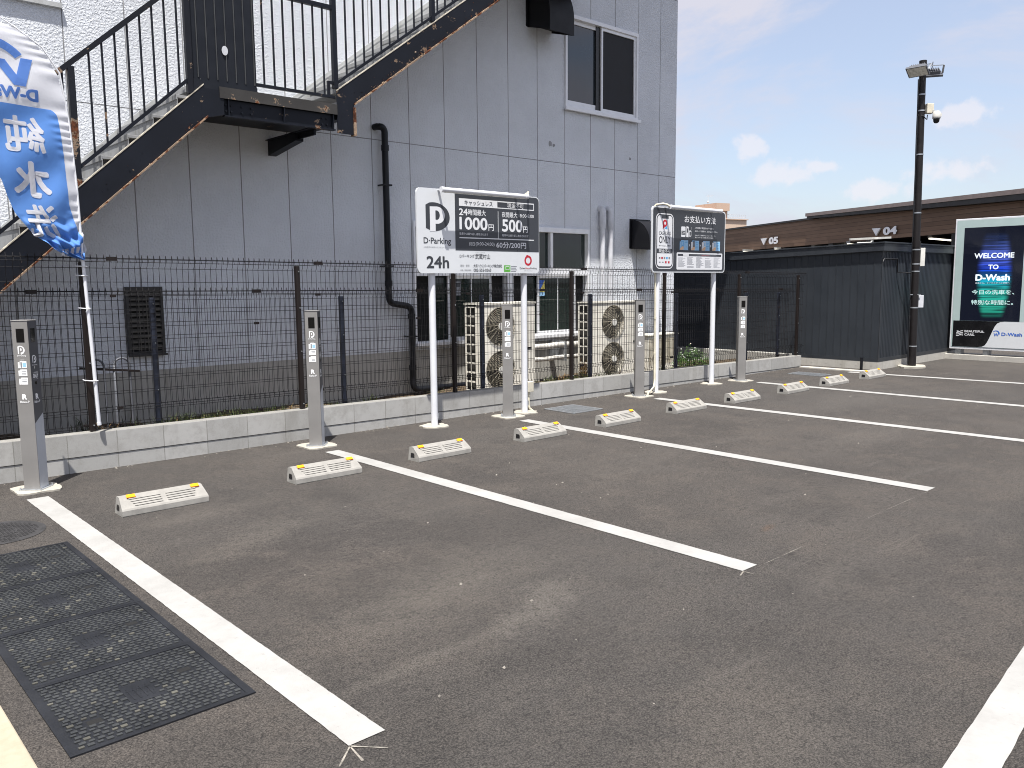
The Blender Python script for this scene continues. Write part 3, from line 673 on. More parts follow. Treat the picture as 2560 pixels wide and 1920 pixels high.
# black downpipe and the two grey conduits
def arc(c, r, a0, a1, ax, ay, n=6):
    c, ax, ay = Vector(c), Vector(ax), Vector(ay)
    return [c + ax * r * math.cos(R(a0 + (a1 - a0) * k / n)) + ay * r * math.sin(R(a0 + (a1 - a0) * k / n)) for k in range(n + 1)]
X_, Y_, Z_ = (1, 0, 0), (0, 1, 0), (0, 0, 1)
m = MB(); m.tube([(5.40, YB + .02, 3.60), (5.40, 2.13, 3.60), (5.42, 2.11, 3.595)] + arc((5.42, 2.10, 3.53), .07, 90, 0, X_, Z_) + arc((5.58, 2.10, 1.40), .09, 180, 270, X_, Z_)
          + arc((5.76, 2.10, 1.19), .09, 90, 0, X_, Z_, 5) + arc((5.95, 2.10, .22), .10, 180, 270, X_, Z_) + [(6.8, 2.10, .11)], .043, 12)
for x, z in ((5.49, 3.3), (5.49, 1.55), (5.85, 1.10), (5.85, .40)): m.tube([(x, 2.10, z), (x, 2.10, z + .07)], .052, 12)
dp = m.obj('downpipe', 'pipe', bd)
for x, z in ((5.49, 2.85), (5.49, 1.80), (5.85, .85)):
    m = MB(); m.box(x - .065, x - .05, 2.06, YB, z, z + .02); m.box(x - .065, x + .065, 2.05, 2.056, z, z + .02); m.box(x + .05, x + .065, 2.06, 2.14, z, z + .02); m.obj('pipe_clip', 'pipe', dp)
for x in (9.78, 9.98):
    m = MB(); m.tube([(x, YB - .07, .70), (x, YB - .07, 2.50)], .042, 12); m.tube([(x, YB - .07, 2.46), (x, YB - .07, 2.52)], .052, 12)
    m.tube([(x, YB - .07, 2.52), (x, YB - .07, 2.74), (x, YB - .055, 2.775), (x, YB, 2.785)], .056, 12); m.obj('conduit', 'greypipe', bd)
for cx, cz, s in ((8.62, 3.72, .05), (8.70, 3.70, .035), (10.55, 3.66, .03)):        # chipped paint marks on the wall
    m = MB(); m.add([(cx + s * math.cos(a) * random.uniform(.6, 1.2), YB - .002, cz + s * math.sin(a) * random.uniform(.6, 1.2)) for a in [k * .7 for k in range(9)]], [list(range(9))]); m.obj('chipped_patch', 'seal', bd)
m = MB(); m.box(0.2, 1.75, YB - .045, YB - .002, 4.33, 4.375); m.obj('ledge', 'skirt', bd)

# ---- outside steel staircase
YO = 1.10
st = thing('staircase', 'dark steel outside staircase with rusty peeling stringers climbing the grey wall', 'staircase', (3.4, 1.6, 0))
zl = lambda x: 0.893 * x + 1.143
zu = lambda x: 0.721 * x + 0.679
def sloped(mb, x0, x1, f0, f1, ya, yb, mi=0):
    mb.hexa([(x0, ya, f0(x0)), (x1, ya, f0(x1)), (x1, yb, f0(x1)), (x0, yb, f0(x0)), (x0, ya, f1(x0)), (x1, ya, f1(x1)), (x1, yb, f1(x1)), (x0, yb, f1(x0))], mi)
XL, XU = -1.22, 7.66
m = MB(); sloped(m, XL, 2.67, lambda x: zl(x) - .318, lambda x: zl(x) - .008, YO, YO + .012); m.hexa([(2.671, YO, 3.225), (2.90, YO, 3.285), (2.90, YO + .012, 3.285), (2.671, YO + .012, 3.225), (2.671, YO, 3.52), (2.90, YO, 3.52), (2.90, YO + .012, 3.52), (2.671, YO + .012, 3.52)])
m.obj('outer_stringer', 'steel', st)
m = MB(); m.box(4.20, 4.418, YO, YO + .012, 3.25, 3.70); sloped(m, 4.42, XU, lambda x: zu(x) - .27, lambda x: zu(x) - .008, YO, YO + .012)
m.hexa([(4.20, YO + .0002, 3.69), (4.42, YO + .0002, 3.56), (4.42, YO + .0118, 3.56), (4.20, YO + .0118, 3.69), (4.20, YO + .0002, zu(4.2) - .008), (4.42, YO + .0002, zu(4.42) - .008), (4.42, YO + .0118, zu(4.42) - .008), (4.20, YO + .0118, zu(4.2) - .008)])
m.obj('outer_stringer', 'steel_r', st)
m = MB(); sloped(m, XL, 2.70, lambda x: zl(x) - .006, lambda x: zl(x) + .006, YO - .004, YO + .05); m.obj('stringer_lip', 'lip', st)
m = MB(); sloped(m, 4.20, XU, lambda x: zu(x) - .006, lambda x: zu(x) + .006, YO - .004, YO + .05); m.obj('stringer_lip', 'lip', st)
m = MB(); sloped(m, XL, 2.72, lambda x: zl(x) - .336, lambda x: zl(x) - .318, YO - .030, YO + .07)
m.obj('bottom_flange', 'flange', st)
m = MB(); sloped(m, 4.42, XU, lambda x: zu(x) - .290, lambda x: zu(x) - .271, YO - .030, YO + .07); m.box(4.405, 4.435, YO - .016, YO + .06, 3.24, 3.55)
m.obj('bottom_flange', 'flange', st)
# flakes of lifting paint along the bottom edges
m = MB()
for k in range(230):
    lo = k < 90; x = random.uniform(-0.9, 2.7) if lo else random.uniform(4.42, 7.0)
    z = (zl(x) - .322 if lo else zu(x) - .275) + abs(random.gauss(0, .02 if k % 3 else .09)); s = random.uniform(.006, .022) * (1.7 if k % 7 == 0 else 1)
    a = Vector((x, YO - .004 - random.uniform(0, .012), z)); 
    d1 = Vector((random.uniform(-1, 1), random.uniform(-.6, -.1), random.uniform(-.6, .6))) * s; d2 = Vector((random.uniform(-.5, .5), random.uniform(-.7, .1), random.uniform(.3, 1))) * s
    m.add([a, a + d1, a + d1 * .8 + d2, a + d2], [(0, 1, 2, 3)], 0 if random.random() < .6 else 1)
m.obj('paint_flake', ['flange', 'steel'], st)['kind'] = 'stuff'
m = MB(); sloped(m, XL, 2.62, lambda x: .916 * x + .93, lambda x: .916 * x + 1.196, 2.15, 2.165); m.obj('inner_skirting', 'skirt', st)
m = MB(); sloped(m, 4.10, XU, lambda x: .73 * x + .47, lambda x: .736 * x + .62, 2.15, 2.165); m.obj('inner_skirting', 'skirt', st)
m = MB(); sloped(m, 4.10, XU, lambda x: .736 * x + .6205, lambda x: .736 * x + .700, 2.165, 2.185); sloped(m, 4.10, XU, lambda x: .736 * x + .645, lambda x: .736 * x + .66, 2.158, 2.1649); m.obj('wall_flashing', 'skirt', st)
# treads
def tread(x, z, run, rise):
    m = MB(); m.box(x, x + run + .02, YO + .014, 2.149, z - .028, z); m.box(x - .012, x, YO + .014, 2.149, z - .045, z + .004); m.box(x + run - .002, x + run + .004, YO + .014, 2.149, z + .001, z + rise - .03)
    m.obj('tread', 'tread', st, bevel=.003)
n = 16; run = 3.85 / n
for k in range(n): tread(-1.17 + k * run, (-1.17 + k * run) * .893 + 1.143 - .02 + (.14 - .02), run, run * .893)
n = 13; run = 3.42 / n
for k in range(n): tread(4.20 + k * run, 3.535 + (k + 1) * run * .721 - .0, run, run * .721)
# landing
m = MB(); m.box(2.60, 4.32, YO + .016, 2.19, 3.50, 3.53); ldg = m.obj('landing', 'tread', st)
m = MB(); m.box(2.86, 4.198, YO - .008, YO + .004, 3.445, 3.555); m.obj('landing_edge', 'steel_w', ldg)
m = MB(); m.box(2.905, 4.17, YO + .03, YO + .042, 3.285, 3.444); m.box(2.905, 4.17, YO - .006, YO + .06, 3.272, 3.284)
for x in (2.95, 3.56, 4.15): m.box(x - .004, x + .004, YO - .004, YO + .029, 3.285, 3.444)
m.obj('edge_beam', 'steel_r', ldg)
m = MB()
for x in (2.93, 2.985, 3.10, 3.20, 4.02, 4.08):
    for z in (3.33, 3.39): m.tube([(x, YO + .03, z), (x, YO + .018, z)], .011, 6)
m.obj('bolt', 'steel', ldg)
for xa in (3.90,):
    m = MB(); m.hexa([(xa, 1.52, 3.19), (xa + .10, 1.52, 3.19), (xa + .10, YB - .003, 3.10), (xa, YB - .003, 3.10), (xa, 1.52, 3.27), (xa + .10, 1.52, 3.27), (xa + .10, YB - .003, 3.27), (xa, YB - .003, 3.27)])
    m.box(xa - .03, xa + .13, YO + .05, YB - .003, 3.271, 3.28); m.box(xa + .04, xa + .06, YO + .06, 1.519, 3.21, 3.27); m.obj('bracket', 'steel', ldg)
m = MB(); m.box(2.70, 4.30, YO + .05, YB - .003, 3.40, 3.499); m.obj('underside', 'steel', ldg)
# railings of the lower flight, the landing and the upper flight
zr = lambda x: zl(x) + 1.085; zrb = lambda x: zl(x) + .155
m = MB(); m.bar((XL, YO + .025, zr(XL)), (2.62, YO + .025, zr(2.62)), .045, .045); m.obj('handrail', 'steel_p', st)
m = MB(); m.bar((XL, YO + .025, zrb(XL)), (2.60, YO + .025, zrb(2.60)), .03, .03); m.obj('bottom_rail', 'steel_r', st)
for k in range(-24, 8):
    x = 1.66 + .1165 * k
    if abs(x - 1.5) < .05 or abs(x + .6) < .05: continue
    m = MB(); m.box(x - .008, x + .008, YO + .017, YO + .033, zrb(x) + .008, zr(x) - .012); m.obj('baluster', 'steel_r' if k % 4 == 1 else 'steel', st)
for x in (1.5, -.6):
    m = MB(); m.box(x - .028, x + .028, YO, YO + .05, zl(x) + .006, zr(x) - .03); m.obj('post', 'steel_p', st)
m = MB(); m.box(2.545, 2.60, YO, YO + .05, zl(2.57) + .01, 6.0); m.obj('post', 'steel_p', st)
m = MB(); m.box(2.605, 3.27, YO + .020, YO + .030, 3.49, 6.0)
for k in range(7): m.box(2.66 + k * .098 - .004, 2.66 + k * .098 + .004, YO + .010, YO + .0199, 3.62, 6.0, 1)
m.box(2.605, 3.27, YO + .008, YO + .0198, 3.49, 3.60)
pn = m.obj('ribbed_panel', ['panelribs', 'ribl'], st)
m = MB(); m.add([(2.94 + .032 * math.cos(a * .3307), YO + .0075, 3.915 + .046 * math.sin(a * .3307)) for a in range(19)], [list(range(19))]); m.obj('oval_mark', 'greypipe', pn)
m = MB(); m.bar((3.27, YO + .025, 3.635), (4.19, YO + .025, 3.635), .03, .03); m.box(4.10, 4.13, YO + .012, YO + .038, 3.62, 3.80); m.box(4.13, 4.20, YO + .012, YO + .038, 3.77, 3.80); m.obj('bottom_rail', 'steel', st)
m = MB(); m.bar((3.27, YO + .025, 4.58), (4.19, YO + .025, 4.58), .045, .045); m.obj('handrail', 'steel', st)
for k in range(7):
    x = 3.36 + .1175 * k; m = MB(); m.box(x - .008, x + .008, YO + .017, YO + .033, 3.65, 4.56); m.obj('baluster', 'steel', st)
zr2 = lambda x: zu(x) + 1.0; zb2 = lambda x: zu(x) + .05 + .02
m = MB(); m.bar((4.22, YO + .025, zr2(4.22)), (XU, YO + .025, zr2(XU)), .045, .045); m.obj('handrail', 'steel', st)
m = MB(); m.bar((4.22, YO + .025, zb2(4.22)), (XU, YO + .025, zb2(XU)), .03, .03); m.obj('bottom_rail', 'steel', st)
for k in range(28):
    x = 4.352 + .1172 * k
    if abs(x - 5.56) < .045 or abs(x - 6.95) < .045: continue
    m = MB(); m.box(x - .008, x + .008, YO + .017, YO + .033, zb2(x) + .01, zr2(x) - .012); m.obj('baluster', 'steel', st)
for x in (4.20, 5.56, 6.95):
    m = MB(); m.box(x - .026, x + .026, YO - .001, YO + .051, zu(x) + (.01 if x > 4.3 else .02), zr2(x) + .25 if x < 4.3 else zr2(x) - .03); m.obj('post', 'steel', st)
# top walkway (above the picture): the flight arrives on it
m = MB(); m.box(7.50, 8.95, YO - .02, YB - .003, 6.02, 6.12); m.obj('top_landing', 'tread', st)

# ---- wire mesh fences
def wire_fence(name, label, x0, x1, yy, z_tip, z_bot, pitch, postx, posty, ptop, pbot, pmat, phase, seam0, wr):
    """folded wire mesh panels two metres wide on square posts"""
    f = thing(name, label, 'fence', ((x0 + x1) / 2, yy, 0.3))
    sh = lambda x: SL * x - 0.0005 * x
    hz = [z_tip - .115 - .12 * k for k in range(14) if z_tip - .115 - .12 * k > z_bot + .19] + [z_bot + .12, z_bot + .165, z_bot + .02]
    seams = [x0] + [seam0 + 2 * k for k in range(-6, 8) if x0 + .2 < seam0 + 2 * k < x1 - .2] + [x1]
    for a, b in zip(seams[:-1], seams[1:]):
        m = MB(); n0 = math.ceil((a + .004 - phase) / pitch); n1 = math.floor((b - .004 - phase) / pitch)
        xs_ = [phase + k * pitch for k in range(n0, n1 + 1)]
        for x in xs_:
            s = sh(x)
            m.tube([(x, yy, z_bot + s), (x, yy, z_bot + .10 + s), (x, yy - .028, z_bot + .145 + s), (x, yy, z_bot + .19 + s), (x, yy, z_tip - .105 + s), (x, yy - .012, z_tip - .095 + s),
                    (x, yy - .034, z_tip + s), (x, yy - .058, z_tip - .068 + s)], wr, 3, cap=False)
        for z in hz: m.tube([(a + .008, yy + wr * 1.6, z + sh(a)), (b - .008, yy + wr * 1.6, z + sh(b))], wr, 3)
        for dy, dz in ((-.046, -.030), (-.056, -.062), (-.024, -.035), (-.028, 0)):
            z = z_tip + dz if dz else z_bot + .145
            m.tube([(a + .008, yy + dy, z + sh(a)), (b - .008, yy + dy, z + sh(b))], wr * 1.15, 3)
        m.obj('mesh_panel', 'wire', f)
        if b < x1 - .1:
            m = MB(); m.box(b - .04, b + .04, yy - .052, yy - .012, z_tip - .052 + sh(b), z_tip - .018 + sh(b))
            m.obj('panel_clamp', 'fpost', f)
            for z in (z_tip - .355, z_bot + .15): m = MB(); m.box(b - .022, b + .022, yy - .02, yy + .012, z + sh(b) - .012, z + sh(b) + .012); m.obj('panel_clamp', 'fpost', f)
    for x in postx:
        m = MB(); m.box(x - .0225, x + .0225, posty - .0225, posty + .0225, pbot(x), ptop + sh(x))
        p = m.obj('fence_post', pmat, f, bevel=.005)
        m = MB()
        for z in (ptop - .055, ptop - .42, ptop - .86, pbot(x) + .06 - sh(x)): m.tube([(x + .006, posty - .0225, z + sh(x)), (x + .006, posty - .030, z + sh(x))], .0065, 6)
        m.obj('bolt', 'galv', p)
    return f
wire_fence('mesh_fence', 'tall dark wire mesh fence on brown posts standing on the block wall', -6.2, 13.5, .515, 1.868, .372, .0527, [-6.7 + 2 * k for k in range(10)] + [13.2], .475, 1.80, lambda x: .34 + SL * x, 'fpost', 1.3766, 1.548, .0026)
wire_fence('mesh_fence', 'lower dark wire mesh fence on navy posts standing in the soil behind', -6.05, 13.3, .70, 1.585, .20, .0527, [-6.05 + 2 * k for k in range(10)] + [13.0], .735, 1.492, lambda x: soil_z(x, .735) - .05, 'bpost', 1.43, 2.95, .0025)

# ---- air conditioner units behind the fence
def ac_unit(label, x0, x1, yf, yb, z0, z1, fx, fans, group):
    t = thing('air_conditioner', label, 'air conditioner', ((x0 + x1) / 2, (yf + yb) / 2, z0), group=group)
    m = MB()
    # front sheet with round openings: a fan of quads from the circle to its square cell
    def front_cell(xa, xb, za, zb, c=None, r=0):
        if c is None: m.quad((xa, yf, za), (xb, yf, za), (xb, yf, zb), (xa, yf, zb)); return
        n = 32; ring_, box_ = [], []
        for k in range(n):
            a = 2 * math.pi * k / n; ca, sa_ = math.cos(a), math.sin(a)
            ring_.append((c[0] + r * ca, yf, c[1] + r * sa_))
            tx = min(((xb - c[0]) if ca > 0 else (xa - c[0])) / ca if abs(ca) > 1e-6 else 9e9, 9e9); tz = ((zb - c[1]) if sa_ > 0 else (za - c[1])) / sa_ if abs(sa_) > 1e-6 else 9e9
            q = min(tx, tz); box_.append((c[0] + q * ca, yf, c[1] + q * sa_))
        m.add(ring_ + box_, [(k, n + k, n + (k + 1) % n, (k + 1) % n) for k in range(n)])
        m.add(ring_ + [(x, y + .09, z) for x, y, z in ring_], [(k, (k + 1) % n, n + (k + 1) % n, n + k) for k in range(n)], 0, True)
        for cx_, cz_ in ((xa, za), (xb, za), (xb, zb), (xa, zb)):
            near = sorted(box_, key=lambda p: (p[0] - cx_) ** 2 + (p[2] - cz_) ** 2)[:2]
            m.add([(cx_, yf, cz_), near[0], near[1]], [(0, 1, 2)])
    rr = .262; xm = min(fx + rr + .04, x1 - .05); zc = [z0 + .06] + ([(fans[0] + fans[1]) / 2] if len(fans) > 1 else []) + [z1 - .03]
    zc = sorted(zc)
    for k, cz in enumerate(sorted(fans)): front_cell(x0, xm, zc[k], zc[k + 1], (fx, cz), rr)
    front_cell(xm, x1, z0 + .06, z1 - .03); front_cell(x0, x1, z1 - .03, z1); front_cell(x0, x1, z0 + .02, z0 + .06)
    m.quad((x1, yf, z0 + .02), (x1, yb, z0 + .02), (x1, yb, z1), (x1, yf, z1)); m.quad((x0, yf, z1), (x1, yf, z1), (x1, yb, z1), (x0, yb, z1)); m.quad((x1, yb, z0), (x0, yb, z0), (x0, yb, z1), (x1, yb, z1))
    m.quad((x0, yf, z0 + .02), (x0, yf + .10, z0 + .02), (x0, yf + .10, z1), (x0, yf, z1)); m.quad((x0, yb - .02, z0), (x0, yb, z0), (x0, yb, z1), (x0, yb - .02, z1))
    m.box(x0 + .05, x0 + .12, yf + .02, yb - .02, z0 - .05, z0 + .019); m.box(x1 - .12, x1 - .05, yf + .02, yb - .02, z0 - .05, z0 + .019)
    m.box(x0 - .012, x1 + .012, yf - .012, yb + .012, z1 + .001, z1 + .022)
    m.obj('casing', 'beige', t)
    m = MB(); m.box(x0 + .03, x1 - .03, yf + .10, yf + .11, z0 + .03, z1 - .02); m.quad((x0 + .03, yf + .10, z0 + .03), (x0 + .03, yb, z0 + .03), (x0 + .03, yb, z1 - .02), (x0 + .03, yf + .10, z1 - .02)); m.obj('cavity', 'fandark', t)
    # lattice over the coil on the left side
    m = MB(); nz = 9
    for k in range(nz + 1):
        z = z0 + .03 + (z1 - z0 - .06) * k / nz; m.box(x0 - .004, x0 + .006, yf + .10, yb - .02, z - .011, z + .011)
    for y in (yf + .105, (yf + yb) / 2 + .04, yb - .03): m.box(x0 - .006, x0 - .0045, y - .009, y + .009, z0 + .03, z1 - .03)
    m.obj('side_lattice', 'beige', t)
    for cz in fans:
        m = MB()
        for r in [.05 + .0235 * k for k in range(10)]:
            m.tube([(fx + r * math.cos(a), yf - .012 - .012 * (1 - r / .27), cz + r * math.sin(a)) for a in [2 * math.pi * k / 28 for k in range(29)]], .0026, 3, cap=False)
        for k in range(16):
            a = 2 * math.pi * k / 16 + .1; m.tube([(fx + .05 * math.cos(a), yf - .024, cz + .05 * math.sin(a)), (fx + .268 * math.cos(a + .25), yf - .006, cz + .268 * math.sin(a + .25))], .0040, 3, cap=False)
        fg = m.obj('fan_guard', 'beige2', t)
        m = MB(); m.tube([(fx, yf - .034, cz), (fx, yf - .012, cz)], .052, 18); m.obj('hub', 'plast', fg)
        m = MB()
        for k in range(4):
            a0 = k * math.pi / 2 + .5
            v = []
            for j in range(7):
                a = a0 + j * .19; v += [(fx + .06 * math.cos(a), yf + .03 + .008 * j, cz + .06 * math.sin(a)), (fx + .235 * math.cos(a), yf + .03 + .008 * j, cz + .235 * math.sin(a))]
            m.add(v, [(2 * j, 2 * j + 1, 2 * j + 3, 2 * j + 2) for j in range(6)], 0, True)
        m.obj('fan_blade', 'fanblade', t)
    m = MB(); m.box(x1 - .16, x1 - .07, yf - .006, yf, (z0 + z1) / 2 - .035, (z0 + z1) / 2 - .01)
    m.box(x1 - .30, x1 - .28, yf - .002, yf, z0 + .3, z0 + .31)
    m.obj('handle_recess', 'black', t)
    return t
ac_unit('beige double fan air conditioner behind the fence, directly behind the second bollard from the wide price board', 6.41, 7.41, 1.30, 1.64, .08, 1.285, 6.755, (.985, .385), 'double fan air conditioners behind the fence')['label'] = 'beige double fan air conditioner below the large price board, left of the white lagged pipes'
ac_unit('beige double fan air conditioner right of the white lagged pipes, left of the payment sign', 8.60, 9.70, 1.26, 1.58, .06, 1.255, 9.05, (.955, .385), 'double fan air conditioners behind the fence')
t = thing('utility_cabinet', 'small beige ribbed cabinet at the far end of the grey building wall', 'cabinet', (10.85, 1.85, 0))
m = MB(); m.box(10.46, 11.28, 1.70, 2.05, -.02, .645); m.box(10.44, 11.30, 1.68, 2.06, .646, .668); m.obj('casing', 'beige', t, bevel=.006)
m = MB()
for k in range(22): m.box(10.50 + .035 * k, 10.512 + .035 * k, 1.688, 1.699, .16, .60)
m.obj('rib', 'beige2', t)
t = thing('lagged_pipes', 'pair of white lagged pipes running between the two air conditioners', 'pipe', (8.5, 1.9, .5))
for z, r in ((.60, .045), (.405, .035)):
    m = MB(); m.tube([(7.43, 1.55, z), (7.62, 1.88, z)] + [(7.62 + .2 * k, 1.90, z + .006 * math.sin(k * 1.7)) for k in range(1, 7)] + [(9.0, 1.90, z)], r, 12); m.obj('pipe', 'lag', t)
m = MB()
for x in (7.9, 8.6): m.box(x - .015, x + .015, 1.84, YB, .35, .66)
m.obj('pipe_support', 'galv', t)

# ---- bent pipe rack by the wall at the left
t = thing('pipe_rack', 'grey tubular rack with rounded hoops behind the fence beside the flag pole', 'rack', (1.85, 1.45, 0.1))
for xc in (1.62, 1.86):
    m = MB(); m.tube([(xc - .075, 1.42, .06), (xc - .075, 1.42, .80)] + arc((xc, 1.42, .80), .075, 180, 0, X_, Z_, 8) + [(xc + .075, 1.42, .06)], .011, 8); m.obj('hoop', 'floodm', t)
m = MB(); m.bar((1.48, 1.44, .80), (2.02, 1.40, .735), .022, .022); m.obj('crossbar', 'fpost', t)
m = MB(); m.bar((1.48, 1.44, .24), (2.02, 1.40, .20), .022, .022); m.obj('crossbar', 'fpost', t)

# ---- plants
def blades(m, x, y, z, n, h, sp, mi=0):
    for _ in range(n):
        a = random.uniform(0, 6.283); l = h * random.uniform(.5, 1.15); bx, by = x + random.gauss(0, sp), y + random.gauss(0, sp * .7)
        w = .0035 * random.uniform(.7, 1.6); lean = random.uniform(.1, .8) * l; px, py = math.cos(a), math.sin(a); qx, qy = -py * w, px * w
        p0, p1, p2 = (bx, by, z), (bx + px * lean * .3, by + py * lean * .3, z + l * .62), (bx + px * lean, by + py * lean, z + l * .93)
        m.add([(p0[0] - qx, p0[1] - qy, p0[2]), (p0[0] + qx, p0[1] + qy, p0[2]), (p1[0] + qx, p1[1] + qy, p1[2]), (p1[0] - qx, p1[1] - qy, p1[2]), p2], [(0, 1, 2, 3), (3, 2, 4)], mi)
m = MB()
for _ in range(150):
    x = random.choice([random.uniform(-5, 4.1), random.uniform(1.6, 4.0), random.uniform(7.4, 9.0), random.uniform(-5, 12)]); y = random.uniform(.60, 1.9)
    blades(m, x, y, soil_z(x, y) - .01, random.randint(10, 26), random.uniform(.07, .19), .05, 1 if random.random() < .22 else 0)
for _ in range(40):
    x = random.uniform(1.8, 4.2); y = random.uniform(.62, 1.1); blades(m, x, y, soil_z(x, y) - .01, 30, random.uniform(.12, .22), .06, 0)
o = m.obj('grass', ['grassm', 'dry']); tag(o, 'rough green and dry grass growing in the soil behind the block wall', 'grass', kind='stuff')
def bush(label, x, y, nx_, h, dry=False):
    t = thing('flowering_weed' if not dry else 'dry_weed', label, 'weed', (x, y, soil_z(x, y)))
    m, fl = MB(), MB()
    for _ in range(620 if not dry else 90):
        a, r = random.uniform(0, 6.283), math.sqrt(random.random()) * nx_; px, py = x + r * math.cos(a), y + r * math.sin(a) * .55
        top = h * (1 - .6 * (r / nx_) ** 2) * random.uniform(.55, 1.1); pz = soil_z(px, py) + top * random.uniform(.25, 1) ** .6
        s = random.uniform(.012, .024)
        if dry:
            m.tube([(x + random.gauss(0, .03), y, soil_z(x, y)), (px, py, pz)], .0022, 3, cap=False); continue
        for k in range(3):
            b = a + k * 2.1; c_, s_ = math.cos(b), math.sin(b); tl = random.uniform(-.35, .5)
            m.add([(px, py, pz), (px + s * c_ - s * .5 * s_, py + s * s_ + s * .5 * c_, pz + s * tl), (px + 1.7 * s * c_, py + 1.7 * s * s_, pz + 1.3 * s * tl), (px + s * c_ + s * .5 * s_, py + s * s_ - s * .5 * c_, pz + s * tl)], [(0, 1, 2, 3)])
        if random.random() < .3: m.tube([(px, py, soil_z(px, py)), (px, py, pz)], .0018, 3, cap=False)
        if random.random() < .085: fl.lathe([(0.0001, -.012), (.011, -.006), (.013, .003), (.0001, .012)], (px, py, pz + .03), 7)
    m.obj('leaves' if not dry else 'stems', 'leafm' if not dry else 'dry', t)
    if not dry: fl.obj('flowers', 'petal', t)
bush('leafy green weed with small white flowers behind the fence near the payment sign', 10.75, .98, .48, .42)
bush('dry brown weed with bare stems between the two air conditioners', 8.15, 1.05, .16, .40, True)
m = MB()
for _ in range(190):
    x = random.uniform(-1.5, 13); y = .415 - abs(random.gauss(0, .05)) if random.random() < .8 else random.uniform(-5, .3); s = random.uniform(.004, .012) * (1.5 if random.random() < .06 else 1)
    m.add([(x + s * random.uniform(.7, 1.2) * i, y + s * random.uniform(.7, 1.2) * j, s * k) for i, j, k in ((1, 0, .2), (-.6, .8, .2), (-.6, -.8, .2), (0, 0, 1.1))], [(0, 1, 3), (1, 2, 3), (2, 0, 3)])
o = m.obj('gravel', 'stone'); tag(o, 'pale gravel chips scattered along the foot of the block wall', 'gravel', kind='stuff')

# ---- painted bay lines
def strip(mb, a, b, w0, w1=None, z=.004, seg=140):
    a, b = Vector((*a, z)), Vector((*b, z)); d = (b - a).normalized(); n = Vector((-d.y, d.x, 0)); w1 = w1 or w0
    v = []
    for k in range(seg + 1):
        p = a.lerp(b, k / seg); w = (w0 + (w1 - w0) * k / seg) / 2
        j = random.uniform(-.0014, .0014)
        v += [p - n * (w + j), p + n * (w + j)]
    mb.add(v, [(2 * k, 2 * k + 2, 2 * k + 3, 2 * k + 1) for k in range(seg)])
GL = 'white bay lines painted on the tarmac'
lines = [(.670, -.305, .672, -4.865, 'white bay line nearest the camera, running between the black covers and the first wheel stop'),
         (3.172, -.315, 3.172, -4.83, 'white bay line ending near the centre of the tarmac, starting at the second bollard'),
         (5.68, -.31, 5.68, -4.82, 'white bay line starting at the bollard beside the right post of the price board'),
         (8.17, -.28, 8.30, -4.85, 'white bay line starting at the bollard beside the left post of the payment sign'),
         (10.69, -.30, 10.80, -4.85, 'white bay line starting at the bollard farthest from the flag'),
         (13.02, -.62, 13.42, -5.0, 'farthest white bay line, behind the last wheel stop near the dark shed')]
for x0, y0, x1, y1, lb in lines:
    m = MB(); strip(m, (x0, y0), (x1, y1), .148)
    tag(m.obj('parking_line', 'paint'), lb, 'parking line', GL)
m = MB(); strip(m, (.2, -6.55), (9.5, -5.63), .145); tag(m.obj('edge_line', 'paint'), 'broad white line crossing the bottom right corner of the tarmac', 'road line')
m = MB()
for a, b in (((.60, -4.868), (.51, -4.95)), ((.60, -4.868), (.69, -4.965)), ((.60, -4.868), (.585, -4.975)), ((3.105, -4.833), (3.03, -4.86)), ((3.10, -4.833), (3.10, -4.90))): strip(m, a, b, .0075, z=.003, seg=3)
strip(m, (3.22, -4.848), (3.75, -4.84), .003, z=.003, seg=8); strip(m, (4.6, -4.836), (5.6, -4.827), .0022, z=.003, seg=8)
structure(m.obj('chalk_marks', 'chalk'))

